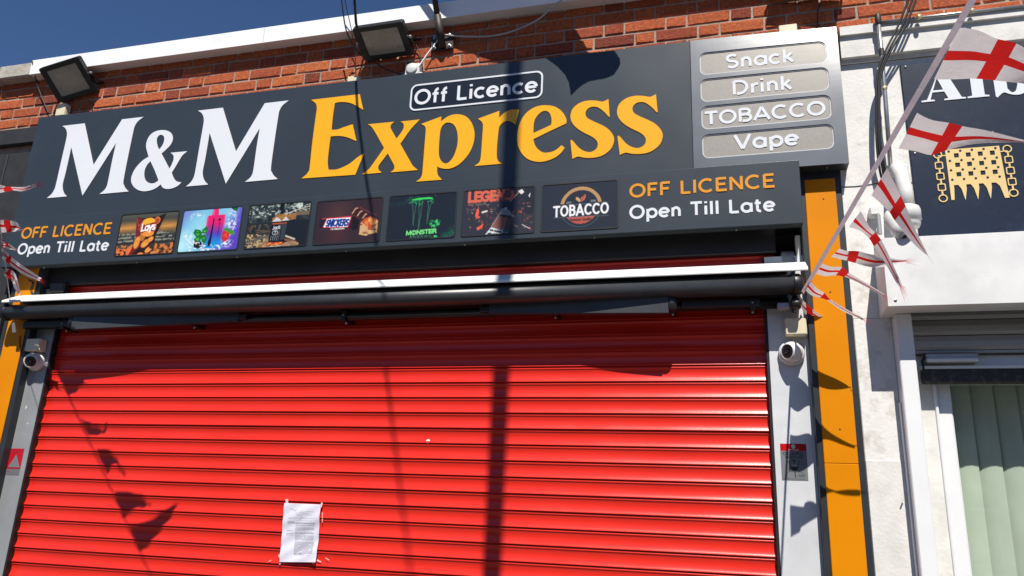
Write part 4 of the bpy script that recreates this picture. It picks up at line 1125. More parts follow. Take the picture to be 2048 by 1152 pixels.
# ================================================================== junction boxes above the sign
def jbox(px0, py0, px1, py1, Y, d, m, label):
    a = at(px0, py1, Y); b = at(px1, py0, Y)
    t = thing('junction_box', ((a.x + b.x) / 2, YB, a.z), label, 'junction box', 'small boxes on the parapet')
    MB().bbox(a.x, b.x, Y + .006, Y + d, a.z, b.z, .004).build('back_box', m, t)
    MB().bbox(a.x + .001, b.x - .001, Y, Y + .0055, a.z + .001, b.z - .001, .003).build('lid', m, t)
    return t
jbox(109, 206, 133, 232, -.125, .044, M_CREAM, 'cream junction box below the left floodlight')
jbox(693, 150, 717, 170, -.125, .044, M_CREAM, 'cream junction box under the hanging wires by the letter E')
jbox(1558, 46, 1594, 66, -.125, .044, M_CREAM, 'cream junction box at the top right of the sign')
a = at(807, 152, -.125); b_ = at(838, 123, -.125)
t = thing('junction_box', ((a.x + b_.x) / 2, YB, a.z), 'white weatherproof box with round clear lid beside the bracket', 'junction box', 'small boxes on the parapet')
MB().bbox(a.x, b_.x, -.118, -.078, a.z, b_.z, .006).build('back_box', M_WPLAS, t)
MB().lathe([(.034, 0), (.034, .006), (.026, .010), (0, .012)], ((a.x + b_.x) / 2, -.118, (a.z + b_.z) / 2 + .004), (0, -1, 0), 20).build('lid', M_CLEAR, t, smooth=True)
for sx in (-1, 1):
    p = Vector(((a.x + b_.x) / 2 + sx * .048, -.098, a.z + .016))
    MB().lathe([(.012, -.012), (.012, .012)], p, (1, 0, 0), 12).build('cable_gland', M_WPLAS, t)

# ================================================================== flagpole bracket, pole and flag
pc = at(885, 84, YB)
fp = thing('flagpole', pc, 'rusty black flagpole on a bolted wall plate above the sign', 'flagpole')
a = at(862, 103, -.088); b_ = at(909, 68, -.088)
MB().bbox(a.x, b_.x, -.096, -.083, a.z, b_.z, .002).build('wall_plate', M_RUST, fp)
for sx in (.16, .84):
    for sz in (.14, .86):
        MB().lathe([(.013, 0), (.013, .004), (.008, .005), (.008, .016), (0, .018)], (a.x + (b_.x - a.x) * sx, -.096, a.z + (b_.z - a.z) * sz), (0, -1, 0), 6).build('bolt', M_GALV, fp)
foot = at(884, 88, -.11); top1 = at(868, -10, -.22)
d = (top1 - foot).normalized()
MB().tube([foot - d * .02, foot + d * .16], .021, 14).build('socket', M_RUST, fp, smooth=True)
POLE_END = foot + d * 1.75
MB().tube([foot + d * .05, POLE_END], .016, 14).build('pole', M_RUST, fp, smooth=True)
MB().tube([at(876, 80, -.105), at(855, 108, -.11), at(826, 150, -.115)], .0045, 8).build('cable_sleeve', M_WHITE, fp)
# big flag hanging from it, above the picture; only its shadow is seen
def toward_sun(p, Yt): return p + SUN * ((Yt - p.y) / SUN.y)
FY = -0.62
brk = [(820, 14), (850, 42), (905, 88), (979, 133)]
low_edge = [toward_sun(at(x, y, YB), FY) for x, y in ((790, -15), (850, 38), (905, 88), (979, 133))] + [toward_sun(at(x, y, YU), FY) for x, y in ((1110, 155), (1142, 190))]
up_edge = [toward_sun(at(x, y, YB), FY) for x, y in ((1040, -95), (1085, -40), (1132, 33), (1185, 107))] + [toward_sun(at(x, y, YU), FY) for x, y in ((1240, 112), (1226, 160))]
def strip_flag(name, lo, up, parent, label=None, wob=.02, rowsv=(0, .13, .26, .4, .6, .74, .87, 1.0), red_u=(2, 3), sub=4, freq=3.0, ph=0.0):
    def cr(P, i, t):
        p0 = P[max(i - 1, 0)]; p1 = P[i]; p2 = P[i + 1]; p3 = P[min(i + 2, len(P) - 1)]
        return .5 * ((2 * p1) + (p2 - p0) * t + (2 * p0 - 5 * p1 + 4 * p2 - p3) * t * t + (3 * p1 - p0 - 3 * p2 + p3) * t ** 3)
    cols = []; span = []
    for i in range(len(lo) - 1):
        for k in range(sub):
            cols.append((cr(up, i, k / sub), cr(lo, i, k / sub))); span.append(i)
    cols.append((up[-1], lo[-1]))
    nv = len(rowsv); vs = []
    for ci, (a, b) in enumerate(cols):
        s = ci / (len(cols) - 1)
        for v in rowsv:
            q = a.lerp(b, v)
            q = q + Vector((0, 1, .15)) * (wob * s ** .6 * sin(freq * 2 * pi * s + 2.2 * v + ph) + wob * .5 * sin(5 * v + 4 * s + ph))
            vs.append(q)
    fs = []; mi = []
    for ci in range(len(cols) - 1):
        for r in range(nv - 1):
            fs.append((ci * nv + r, ci * nv + r + 1, (ci + 1) * nv + r + 1, (ci + 1) * nv + r))
            cross = (red_u[0] <= span[ci] < red_u[1]) or (abs((rowsv[r] + rowsv[r + 1]) / 2 - .5) < .11)
            mi.append(1 if cross else 0)
    mb = MB(); mb.add(vs, fs); mb.mi = mi
    # frayed tail
    a, b = cols[-1]
    for k in range(5 if (a - b).length < .05 else 0):
        q = a.lerp(b, (k + .5) / 5); w = (a - b) * .06
        e = (cols[-1][0] + cols[-1][1]) / 2 - (cols[-4][0] + cols[-4][1]) / 2
        e = e.normalized() * min(.05, e.length) * (.6 + .15 * ((k * 7) % 5)) + Vector((0, .004 * (k - 2), .006 * (2 - k)))
        mb.add([q + w, q - w, q + e], [(0, 1, 2)], 1)
    o = link(name, mb.mesh(), [M_FLAGW, M_FLAGR], parent, smooth=True)
    return o
f = strip_flag('flag', low_edge, up_edge, None, wob=.03, freq=1.2)
tag(f, 'large cross flag hanging over the roof edge from the flagpole', 'flag')
MB().tube([POLE_END - d * .02, up_edge[0], low_edge[0]], .004, 6).build('halyard', M_CABLEW, fp)

# ================================================================== loose cables
def cable(pts, r, m, label, k=6):
    P = [Vector(p) for p in pts]; out = []
    for i in range(len(P) - 1):
        p0 = P[max(i - 1, 0)]; p1 = P[i]; p2 = P[i + 1]; p3 = P[min(i + 2, len(P) - 1)]
        for j in range(k):
            t = j / k
            out.append(.5 * ((2 * p1) + (p2 - p0) * t + (2 * p0 - 5 * p1 + 4 * p2 - p3) * t * t + (3 * p1 - p0 - 3 * p2 + p3) * t ** 3))
    out.append(P[-1])
    return tag(MB().tube(out, r, 6).build('cable', m, None, smooth=True), label, 'cable', 'cables on the frontage')
cable([at(64, 120, -.16), at(72, 160, -.12), at(80, 185, -.10), at(98, 229, -.085)], .0035, M_CABLE, 'thin dark wire hanging beside the left floodlight')
cable([at(682, -10, -.30), at(690, 50, -.24), at(700, 78, -.18), at(722, 110, -.11), at(740, 125, -.085)], .0042, M_CABLE, 'black cable looping down behind the larger floodlight')
cable([at(688, -10, -.24), at(695, 25, -.2), at(703, 60, -.16), at(710, 110, -.11), at(712, 150, -.095)], .0026, M_CABLE, 'twin thin wires dropping to the cream box by the letter E')
cable([at(812, 72, -.14), at(832, 90, -.10), at(842, 115, -.09), at(846, 146, -.088)], .003, M_CABLE, 'black lead drooping between the larger floodlight and the bracket')
cable([at(890, 70, -.11), at(930, 73, -.10), at(985, 72, -.09), at(1030, 61, -.10), at(1075, 40, -.13), at(1105, 14, -.16), at(1135, -8, -.17)], .0055, M_CABLEW, 'grey cable sagging from the bracket to the roof trim')
cable([at(512, 100, -.082), at(700, 75, -.082), at(880, 54, -.084), at(1024, 36, -.084), at(1130, 22, -.084)], .0018, M_CABLEW, 'fine grey wire clipped along the top brick course')
cable([at(58, 560, -.11), at(66, 566, -.11), at(62, 580, -.10), at(70, 592, -.10)], .006, M_CABLE, 'thick black lead curling by the left awning motor')
cable([at(40, 672, -.10), at(40, 690, -.10), at(44, 706, -.08), at(52, 712, -.06)], .003, M_CABLE, 'thin black lead beside the left camera box')
S1 = at(712, 165, YU); S2 = at(815, 1100, 0.0)
pts = [S1 + SUN * (.30 / -SUN.y), S1.lerp(S2, .5) + SUN * (2.7 / -SUN.y), S2 + SUN * (5.0 / -SUN.y)]
cable([pts[0] + Vector((-.02, .36, -.10)), pts[0], pts[1], pts[2], pts[2] + (pts[2] - pts[1]) * 1.5], .0075, M_CABLE, 'overhead drop wire running up across the street')

# ================================================================== turret cameras on the guide rails
def turret(px, py, look, label, blabel, bpx, Yb_=YJ):
    c = at(px, py, -.09)
    t = thing('security_camera', c, label, 'camera', 'turret cameras under the awning')
    MB().lathe([(.055, 0), (.056, .016), (.050, .028), (.044, .030)], (c.x, Yb_ - .001, c.z), (0, -1, 0), 28).build('base', M_WPLAS, t, smooth=True)
    ce = Vector((c.x, Yb_ - .040, c.z)); lk = Vector(look).normalized()
    prof_ = [(0, -.046)] + [(.046 * cos(radians(a)), .046 * sin(radians(a))) for a in range(-80, 41, 10)] + [(.032, .033), (.030, .026)]
    MB().lathe(prof_, ce, lk, 28).build('eyeball', M_WPLAS, t, smooth=True)
    MB().lathe([(.0315, .024), (.030, .030), (.014, .032), (.012, .028), (0, .028)], ce, lk, 24).build('lens_face', M_BLACK, t, smooth=True)
    MB().lathe([(.010, .029), (.008, .034), (0, .036)], ce, lk, 16).build('lens', mat('lens_glass', (.005, .005, .012), rough=.05, coat=1.0), t, smooth=True)
    a = at(bpx[0], bpx[3], -.10); b2 = at(bpx[2], bpx[1], -.10)
    j = thing('junction_box', ((a.x + b2.x) / 2, Yb_, a.z), blabel, 'junction box', 'camera boxes')
    MB().bbox(a.x, b2.x, -.092, Yb_ - .001, a.z, b2.z, .005).build('back_box', M_CREAM, j)
    MB().bbox(a.x + .002, b2.x - .002, -.100, -.0925, a.z + .002, b2.z - .002, .004).build('lid', M_CREAM, j)
    return t
turret(62, 721, (.55, -1, -.35), 'white turret camera on the left guide rail', 'cream junction box above the left turret camera', (47, 676, 80, 702))
turret(1584, 703, (-.95, -1, -.12), 'white turret camera on the right guide rail', 'cream junction box above the right turret camera', (1571, 634, 1613, 670))

# ================================================================== stickers and the paper notice
p = Paint(72, 84, (128, 130, 132)); n2 = p.noise(6, 3)
p.put(.25 * n2, (112, 116, 122)); p.rect(0, 0, 1, .20, (196, 14, 22)); p.ell(.5, .075, .075, .055, (225, 205, 205))
for k in range(5): p.ell(.5 + .055 * cos(k * 1.257 - 1.57), .075 + .045 * sin(k * 1.257 - 1.57), .03, .024, (235, 225, 225))
p.text('verisure', .30, .70, .18, .04, .014, (240, 200, 200)); p.text('GUARD', .10, .88, .315, .085, .022, (62, 66, 76)); p.text('RESPONSE', .16, .84, .40, .052, .014, (66, 70, 80))
D = (48, 54, 58)
p.line([(.30, .52), (.27, .49), (.50, .43), (.72, .49), (.69, .52), (.66, .56)], .014, D); p.line([(.30, .52), (.33, .56)], .014, D); p.ell(.50, .485, .04, .035, D); p.line([(.33, .56), (.50, .545), (.67, .56)], .02, D)
p.poly([(.32, .56), (.68, .56), (.66, .63), (.60, .72), (.50, .75), (.40, .72), (.34, .63)], D); p.ell(.50, .59, .15, .045, (150, 152, 150))
p.poly([(.45, .76), (.56, .76), (.53, .80), (.55, .93), (.51, .94), (.50, .80)], D); p.line([(.18, .92), (.20, .80), (.32, .76), (.44, .76)], .012, D); p.line([(.58, .76), (.74, .77), (.86, .82)], .010, D); p.text('24H', .64, .88, .90, .065, .02, (88, 94, 98)); p.line([(.05, .965), (.88, .965)], .008, D)
a = at(1563, 960, YJ); b2 = at(1612, 888, YJ)
tag(link('sticker', p.mesh(a.x + .002, b2.x, a.z, b2.z, YJ - .0012), M_PRINT), 'red and grey security guard sticker on the right guide rail', 'sticker')
p = Paint(52, 84, (192, 22, 40))
[p.line([(x_, y_), (x_ + .05, y_)], .03, (150, 40, 60)) for y_ in (.07, .16) for x_ in (.12, .22, .3, .42, .5, .6, .7, .8)]; p.poly([(.08, .70), (.5, .22), (.92, .70)], (120, 124, 130)); p.rect(0, .72, 1, .76, (150, 30, 50)); p.rect(0, .78, 1, 1, (112, 112, 118)); p.line([(.12, .88), (.24, .88)], .03, (150, 40, 50))
a = at(12, 950, YJ); b2 = at(47, 897, YJ)
tag(link('sticker', p.mesh(at(11, 949, YJ).x, at(38, 949, YJ).x, at(25, 950, YJ).z, at(35, 897, YJ).z, YJ - .0012), M_PRINT), 'red warning sticker with a grey triangle on the left guide rail', 'sticker')

p = Paint(110, 190, (226, 226, 240)); r = random.Random(3)
def words(x0, x1, y, dens=.8, col=(70, 72, 80), w=.0042):
    x = x0
    while x < x1:
        l = r.uniform(.012, .05)
        if r.random() < dens: p.line([(x, y), (min(x + l, x1), y)], w, col, .8)
        x += l + .012
words(.18, .27, .10, 1., (50, 50, 60), .007); words(.26, .38, .115, .8); words(.28, .34, .13); words(.62, .82, .135, 1.); words(.45, .60, .145, 1., (40, 40, 46)); words(.34, .70, .165, 1.); words(.18, .24, .185); words(.38, .78, .19, 1.); words(.38, .52, .21); words(.38, .55, .24)
p.line([(.16, .252), (.86, .250)], .003, (90, 92, 98))
words(.16, .23, .265); words(.38, .50, .275); words(.38, .80, .297, 1.); words(.15, .30, .31)
for y in (.325, .335): words(.15, .34, y, 1., (50, 50, 60)); words(.37, .88, y + .004, 1., (50, 50, 60))
p.line([(.14, .342), (.88, .348)], .003, (70, 70, 80)); words(.15, .2, .36)
y = .365
for blk, nl in ((0, 3), (1, 5), (2, 4)):
    for k in range(nl): words(.36, .86 - (.25 if k == nl - 1 else 0), y, .95); y += .0125
    y += .012
words(.12, .32, .465, 1.); words(.13, .26, .475); p.line([(.12, .512), (.86, .518)], .003, (70, 70, 80)); words(.12, .30, .525, 1.); p.line([(.12, .545), (.86, .55)], .003, (70, 70, 80))
y = .56
for k in range(7): words(.36, .86, y, .95); y += .0118
y += .014
for k in range(19): words(.37, .88 - (.2 if k == 18 else 0), y, .97, (56, 58, 66)); y += .0118
words(.16, .22, .862); words(.38, .46, .862); p.line([(.48, .865), (.52, .855), (.55, .866), (.60, .858)], .006, (40, 40, 60)); words(.38, .66, .885, 1.); words(.74, .88, .885)
TL, TR, BR, BL = at(568, 1006, -.022), at(641.5, 1009, -.022), at(632, 1124.5, -.022), at(558, 1124, -.022)
def paper_warp(u, v):
    X = (TL.x * (1 - u) + TR.x * u) * (1 - v) + (BL.x * (1 - u) + BR.x * u) * v
    Z = (TL.z * (1 - u) + TR.z * u) * (1 - v) + (BL.z * (1 - u) + BR.z * u) * v
    Yv = -.0170 - .0055 * np.sin(v * 2 * pi * 1.15 + .5) * (.35 + .65 * u) - .003 * u - .0015 * np.sin(u * 5 + v * 3) - .0015 * np.sin(v * 23 + u * 9)
    return X, Yv, Z
pn = thing('paper_notice', BL, 'white printed paper notice taped to the red shutter', 'notice')
link('sheet', p.mesh(0, 1, 0, 1, 0, paper_warp), M_PAPER, pn, smooth=True)
for (px, py, w, h, a) in ((574, 1003, .018, .030, .2), (643, 1010, .012, .03, -.2), (559, 1112, .012, .018, .6), (638, 1122, .03, .008, -.3), (627, 1127, .012, .006, 0), (560, 1128, .010, .005, .4), (655, 1118, .03, .003, -.4), (540, 1122, .02, .003, .6), (645, 1035, .004, .06, .1)):
    q = at(px, py, -.0135)
    MB().obox((q.x, -.0145, q.z), (cos(a), 0, sin(a)), (0, 1, 0), (-sin(a), 0, cos(a)), w / 2 * .8, .0006, h / 2 * .8).build('tape', M_TAPEC if w * h > 1.3e-4 else M_MARK, pn)

# ================================================================== bunting
def string_point(A, B, px, py):
    """point on the line A-B seen nearest to a place in the photo"""
    r = ray(px, py).normalized(); d = (B - A); w = A - EYE
    a = d.dot(d); b = d.dot(r); c_ = 1.0; dd = d.dot(w); e = r.dot(w)
    s = (b * e - c_ * dd) / (a * c_ - b * b)
    return A + d * s
def bunting(A, B, end, flags, label, anchor, tape_w=.0085, jag=1.0):
    t = thing('bunting', A, label, 'bunting')
    pts = []
    N = 26; far = A + (B - A) * end
    vs = []; fs = []
    for i in range(N + 1):
        q = A.lerp(far, i / N) + Vector((0, 0, -.10 * sin(pi * i / N) * 0))
        d = (far - A).normalized(); s = d.cross(Vector((.2, 1, .1))).normalized()
        vs += [q + s * tape_w, q - s * tape_w]
    for i in range(N): fs.append((2 * i, 2 * i + 1, 2 * i + 3, 2 * i + 2))
    MB().add(vs, fs).build('tape', M_TAPE, t, smooth=True)
    for k, (up, lo, dy) in enumerate(flags):
        U = []; L_ = []
        ya = string_point(A, B, *up[0]).y; yb = string_point(A, B, *lo[0]).y
        for i, (q, w) in enumerate(zip(up, lo)):
            s = i / (len(up) - 1)
            ym = (ya + yb) / 2; e = s ** 1.6
            U.append(at(q[0], q[1], ya + (ym - ya) * e + dy * s)); L_.append(at(w[0], w[1], yb + (ym - yb) * e + dy * s))
        strip_flag('flag', L_, U, t, wob=.010, freq=1.4, ph=k * 1.7)
    return t
A_R = at(1605, 585, -0.21); B_R = at(1945, 0, -2.02)
RF = [
 ([(1919, 55), (1960, 58), (1997, 77), (2032, 88), (2080, 112), (2125, 140)], [(1867, 160), (1915, 160), (1952, 158), (1993, 157), (2048, 165), (2100, 185)], .06),
 ([(1835, 224), (1866, 240), (1897, 247), (1925, 252), (1970, 260), (2046, 283)], [(1797, 297), (1832, 302), (1864, 308), (1893, 300), (1950, 290), (2046, 286)], .08),
 ([(1774, 336), (1787, 366), (1801, 392), (1812, 412), (1826, 452), (1856, 510)], [(1743, 390), (1762, 406), (1779, 425), (1788, 443), (1822, 483), (1853, 508)], .08),
 ([(1721, 423), (1738, 452), (1751, 464), (1762, 480), (1784, 524), (1807, 572)], [(1697, 454), (1720, 462), (1737, 478), (1748, 493), (1770, 522), (1799, 576)], .06),
 ([(1679, 497), (1697, 502), (1697.5, 502), (1718, 503), (1755, 511), (1812, 519)], [(1662, 514), (1690, 521), (1694, 521), (1712, 525), (1752, 535), (1812, 526)], .05),
 ([(1645, 527), (1665, 534), (1684, 535), (1698, 545), (1725, 562), (1768, 589)], [(1632, 547), (1650, 552), (1672, 550), (1688, 554), (1715, 566), (1766, 592)], .04),
 ([(1620, 562), (1635, 578), (1649, 586), (1661, 599), (1690, 617), (1728, 637)], [(1609, 578), (1622, 590), (1640, 596), (1653, 601), (1682, 620), (1726, 640)], .03),
 ([(1600, 592), (1606, 600), (1612, 606), (1625, 618), (1642, 630), (1662, 639)], [(1603, 616), (1608, 626), (1613, 632), (1625, 638), (1640, 641), (1660, 640)], .02)]
bunting(A_R, B_R, 1.3, RF, 'string of small white flags with red crosses fluttering on the right', None)
A_L = at(20, 600, -0.20); B_L = at(-60, 0, -1.28)
def lf(y0, y1, top, bot):
    a = string_point(A_L, B_L, -60, y0); b = string_point(A_L, B_L, -60, y1)
    return None
def pix(q):
    w = q - EYE; z = w.dot(R2)
    return (1024 + FPX * w.dot(R0) / z, 576 + FPX * w.dot(R1) / z)
def hoist(y):
    s = (600 - y) / 600.0
    # image x of the string at that height
    lo, hi = 0.0, 1.0
    for _ in range(30):
        m = (lo + hi) / 2
        if pix(A_L.lerp(B_L, m))[1] > y: lo = m
        else: hi = m
    return pix(A_L.lerp(B_L, lo))
LF = []
for y0, y1, top, bot in (
   (352, 395, [(-8, 366), (10, 372), (24, 374), (46, 373), (72, 366)], [(-8, 390), (10, 384), (24, 380), (46, 382), (74, 374)]),
   (428, 470, [(-2, 438), (10, 440), (20, 441), (33, 444), (45, 457)], [(-2, 466), (10, 464), (20, 464), (33, 464), (46, 461)]),
   (474, 508, [(4, 482), (10, 484), (16, 486), (24, 491), (31, 497)], [(2, 500), (7, 496), (12, 497), (22, 499), (31, 500)]),
   (492, 522, [(8, 500), (16, 508), (24, 514), (48, 533), (80, 556)], [(6, 516), (14, 522), (22, 532), (46, 550), (79, 562)]),
   (530, 556, [(12, 537), (18, 538), (24, 540), (30, 550), (42, 588)], [(10, 552), (14, 556), (19, 560), (27, 572), (41, 592)])):
    LF.append(([hoist(y0)] + top, [hoist(y1)] + bot, .03))
bunting(A_L, B_L, 0.9, LF, 'string of torn red and white flags at the left edge', None)

# a second string crosses high above the pavement on the left; only its shadow falls on the shutter
def lift(q, k): return toward_sun(at(q[0], q[1], 0.0), -k)
SF = [
 ([(115, 745), (130, 747), (145, 749), (158, 755), (168, 764), (174, 772)], [(137, 792), (142, 790), (150, 787), (157, 780), (164, 775), (172, 774)]),
 ([(160, 838), (170, 845), (180, 850), (190, 853), (205, 858), (214, 848)], [(178, 872), (186, 874), (194, 874), (202, 870), (210, 866), (214, 856)]),
 ([(192, 902), (205, 901), (222, 905), (232, 915), (242, 932), (250, 948)], [(215, 950), (220, 942), (224, 935), (235, 934), (242, 944), (249, 954)]),
 ([(230, 985), (250, 985), (270, 988), (285, 995), (298, 1006), (302, 1012)], [(245, 1039), (258, 1030), (272, 1020), (285, 1018), (296, 1012), (301, 1014)]),
 ([(260, 1052), (285, 1048), (310, 1034), (325, 1026), (342, 1015), (355, 1008)], [(278, 1107), (295, 1095), (312, 1075), (325, 1058), (340, 1040), (353, 1015)])]
def kk(y): return 1.22 + (y - 745) / 405 * .75
A2, B2 = lift((115, 745), kk(745)), lift((300, 1150), kk(1150))
t = thing('bunting', A2, 'string of small cross flags high over the pavement at the left', 'bunting')
MB().tube([A2, A2.lerp(B2, .5), B2, A2 + (B2 - A2) * 2.2], .0032, 6).build('tape', M_TAPE, t)
for k, (up, lo) in enumerate(SF):
    kd = kk((up[0][1] + lo[0][1]) / 2)
    strip_flag('flag', [lift(q, kd) for q in lo], [lift(q, kd) for q in up], t, wob=.004, ph=k)

# ================================================================== right neighbour
nb = thing('neighbour_building', (1.6, 0, 0), 'white painted neighbouring shopfront with moulded cornice', 'building')
w = MB()
w.box(0.532, 0.90, YW, 0.20, 2.50, 3.75)
w.box(0.90, 3.2, YW + .001, 0.20, 2.50, 3.75)
w.build('wall', M_WALLW, nb)
XPL, XPR = at(1813.5, 864, -.163).x, at(1848, 864, -.163).x
MB().bbox(0.532, XPL - .0, YW, 0.20, 0.0, 2.4995, .003).build('pillar', M_WALLW, nb)
MB().bbox(0.5335, XPL - .001, YW - .0030, YW, 0.0, 1.895, .002).build('pillar_panel', M_WALLC, nb)
MB().box(0.575, 3.2, YW - .050, YB + .01, 3.885, 3.931).build('cornice', M_WALLC, nb)
MB().box(0.575, 3.2, YW - .034, YW + .02, 3.772, 3.8845).build('cornice', M_WALLC, nb)
MB().box(0.575, 3.2, YW - .012, YW - .0005, 3.752, 3.7715).build('cornice', M_WALLC, nb)
# hairline crack across the wall
pts = [at(1684, 374, YW - .001), at(1710, 373, YW - .001), at(1735, 370, YW - .001), at(1765, 365, YW - .001), at(1800, 361, YW - .001), at(1826, 366, YW - .001)]
MB().tube(pts, .0022, 5).build('crack', M_DARKIN, nb)
# white shutter housing
FBX0 = 0.637
hs = thing('shutter_housing', (1.6, YW, 2.494), 'white box housing of the neighbour\'s shutter below the navy sign', 'shutter housing')
MB().bbox(FBX0, 3.0, -.295, -.2925, 2.494, 2.79, .001).build('front_plate', M_BOXW, hs)
MB().bbox(FBX0 + .001, FBX0 + .004, -.292, YW - .001, 2.50, 2.789, .001).build('end_plate', M_BOXW, hs)
MB().box(FBX0 + .005, 3.0, -.292, YW - .001, 2.783, 2.787).build('top_plate', M_BOXW, hs)
MB().box(FBX0 + .003, 3.0, -.2915, -.170, 2.4965, 2.4995).build('bottom_plate', M_BOXW, hs)
MB().box(FBX0 + .003, XPL + .06, -.1695, YW - .001, 2.4965, 2.4995).build('bottom_plate', M_BOXW, hs)
for px, py in ((1791, 600), (1822, 284 + 0)):
    pass
q = at(1791, 600, -.296)
MB().lathe([(.006, 0), (.006, .003), (0, .005)], (q.x, -.2952, q.z), (0, -1, 0), 10).build('screw', M_GALV, hs)
# perforated shutter laths inside the housing
ps = thing('perforated_shutter', (1.6, -.1, 2.35), 'raised perforated steel shutter under the white housing', 'shutter')
zz = [at(1900, y, -.09).z for y in (628, 640, 671, 701)]
for a, b2 in ((zz[1] + .002, zz[1] + .075), (zz[2] + .002, zz[1] - .001), (zz[3] + .002, zz[2] - .001)):
    h = b2 - a
    MB().sweep([(-.094, a), (-.100, a + h * .2), (-.098, a + h * .6), (-.088, b2), (-.080, b2), (-.080, a)], XPR + .002, 3.0).build('lath', M_PERF, ps)
MB().bbox(XPR + .002, 3.0, -.096, -.075, zz[3] - .012, zz[3] + .0005, .003).build('bottom_rail', M_STEEL, ps)
# door surround
dr = thing('shop_door', (1.3, 0, 0), 'white framed glass shop door of the neighbouring unit', 'door')
MB().bbox(XPL, XPR, -.163, -.03, 0.0, 2.4955, .004).build('post', M_UPVC, dr)
MB().box(XPL - .006, XPL - .0005, -.12, -.086, 0.0, 2.13).build('post_trim', M_UPVC, dr)
XF0, XF1 = at(1879, 864, -.029).x, at(1911, 864, -.029).x
MB().box(XPR + .0005, XF0 - .002, -.037, .05, 0.0, 2.36).build('reveal', M_WALLC, dr)
MB().tube([(XF0 - .002, -.040, 0), (XF0 - .002, -.040, 2.30)], .007, 8).build('sealant_bead', M_UPVC, dr)
MB().bbox(XF0, XF1, -.029, .055, 0.0, 2.30, .006).build('frame', M_UPVC, dr)
MB().bbox(XPR + .001, 3.0, -.060, .05, at(1900, 733, -.06).z, zz[3] - .0125, .004).build('head_panel', M_UPVC, dr)
zr0, zr1 = at(1900, 766, -.10).z, at(1900, 738, -.10).z
XR = at(1845, 750, -.10).x
MB().bbox(XR, 3.0, -.100, -.062, zr0, zr1, .006).build('threshold_rail', M_GRIME, dr)
MB().box(XR - .004, 3.0, -.104, -.062, zr1 + .001, zr1 + .012).build('rail_strip', M_UPVC, dr)
a = at(1853, 727, -.12); b2 = at(1956, 705, -.12)
MB().bbox(a.x, b2.x, -.128, -.062, a.z + .003, b2.z, .006).build('door_closer', M_GALV, dr)
MB().bbox(a.x, b2.x - .004, -.131, -.1285, a.z + .006, a.z + .018, .001).build('closer_trim', M_UPVC, dr)
MB().tube([(a.x + .002, -.11, b2.z - .01), (a.x - .012, -.105, b2.z - .03), (a.x - .010, -.104, zr1)], .005, 6).build('closer_arm', M_BLACK, dr)
MB().box(XF1 - .012, 3.0, .040, .048, 0.0, zr1).build('glass', M_GLASS, dr)
MB().box(XF0, 3.0, .052, .08, zr0 + .02, 2.40).build('head_frame', M_UPVC, dr)
q = at(1818, 947, -.165)
MB().tube([(q.x, -.163, q.z), (q.x - .006, -.178, q.z)], .003, 8).build('bolt', M_GALV, dr)
MB().box(XPL, 3.2, .60, .62, 0, 2.6).build('added_room_back', M_DARKIN, dr)  # unseen dark wall added behind the blind to stop light leaks
bl = thing('vertical_blind', (1.3, .11, 0.1), 'pale green vertical blind behind the glass door', 'blind')
x = XF1 - .03; k = 0
while x < 2.6:
    vs = []; wdt = .096; ang = radians(10)
    for j, zz_ in enumerate((0.05, 2.38)):
        for i in range(5):
            s = i / 4 - .5
            vs.append((x + s * wdt * cos(ang), .115 - s * wdt * sin(ang) - .010 * (1 - 4 * s * s), zz_))
    MB().add(vs, [(i, i + 1, 6 + i, 5 + i) for i in range(4)]).build('blind_slat', M_BLIND, bl, smooth=True)
    x += .089; k += 1

# navy sign with the portcullis
ns = thing('shop_sign', (1.6, YW, 2.88), 'navy blue neighbouring sign with gold portcullis emblem and white serif letters', 'sign')
YN = YW - .012
NX0 = 0.828
MB().bbox(NX0, 3.0, YN, YW - .0005, 2.70, 3.716, .002).build('panel', M_NAVY, ns)
for px, py in ((1811, 134), (1830, 307)):
    q = at(px, py, YN); MB().lathe([(.005, 0), (.005, .003), (0, .005)], (q.x, YN, q.z), (0, -1, 0), 10).build('screw', M_GALV, ns)
zb, hc = 3.509, .165
def NL(name_loops, x0, s=1.0): return [[(x0 + px * s, zb + pz * s) for px, pz in lp] for lp in name_loops]
A_ = [[(0, 0), (.055, 0), (.055, .007), (.038, .009), (.049, .045), (.098, .045), (.112, .009), (.094, .007), (.094, 0), (.182, 0), (.182, .007), (.166, .009), (.105, .168), (.092, .168), (.024, .010), (0, .007)], [(.053, .055), (.074, .118), (.095, .055)]]
l_ = [[(0, 0), (.088, 0), (.088, .007), (.070, .010), (.070, .176), (.012, .170), (0, .168), (0, .161), (.020, .158), (.020, .010), (0, .007)]]
b_l = smooth_path([(.02, -.004, 1), (.02, .158, 1), (.0, .161, 1), (.0, .168, 1), (.070, .176, 1), (.070, .100, 1), (.095, .115), (.125, .112), (.155, .090), (.165, .055), (.155, .020), (.125, -.002), (.095, -.004), (.072, .004), (.052, .012), (.026, -.010, 1)])
b_h = smooth_path([(.070, .030, 1), (.070, .088, 1), (.085, .098), (.102, .092), (.112, .058), (.102, .018), (.085, .010)])
for g in (NL(A_, at(1843, 206, YN).x), NL(l_, at(1935, 197, YN).x), NL([b_l, b_h], at(1981, 192, YN).x)):
    link('letter', fill_mesh(g, YN - .003, .0025), M_LETW, ns)
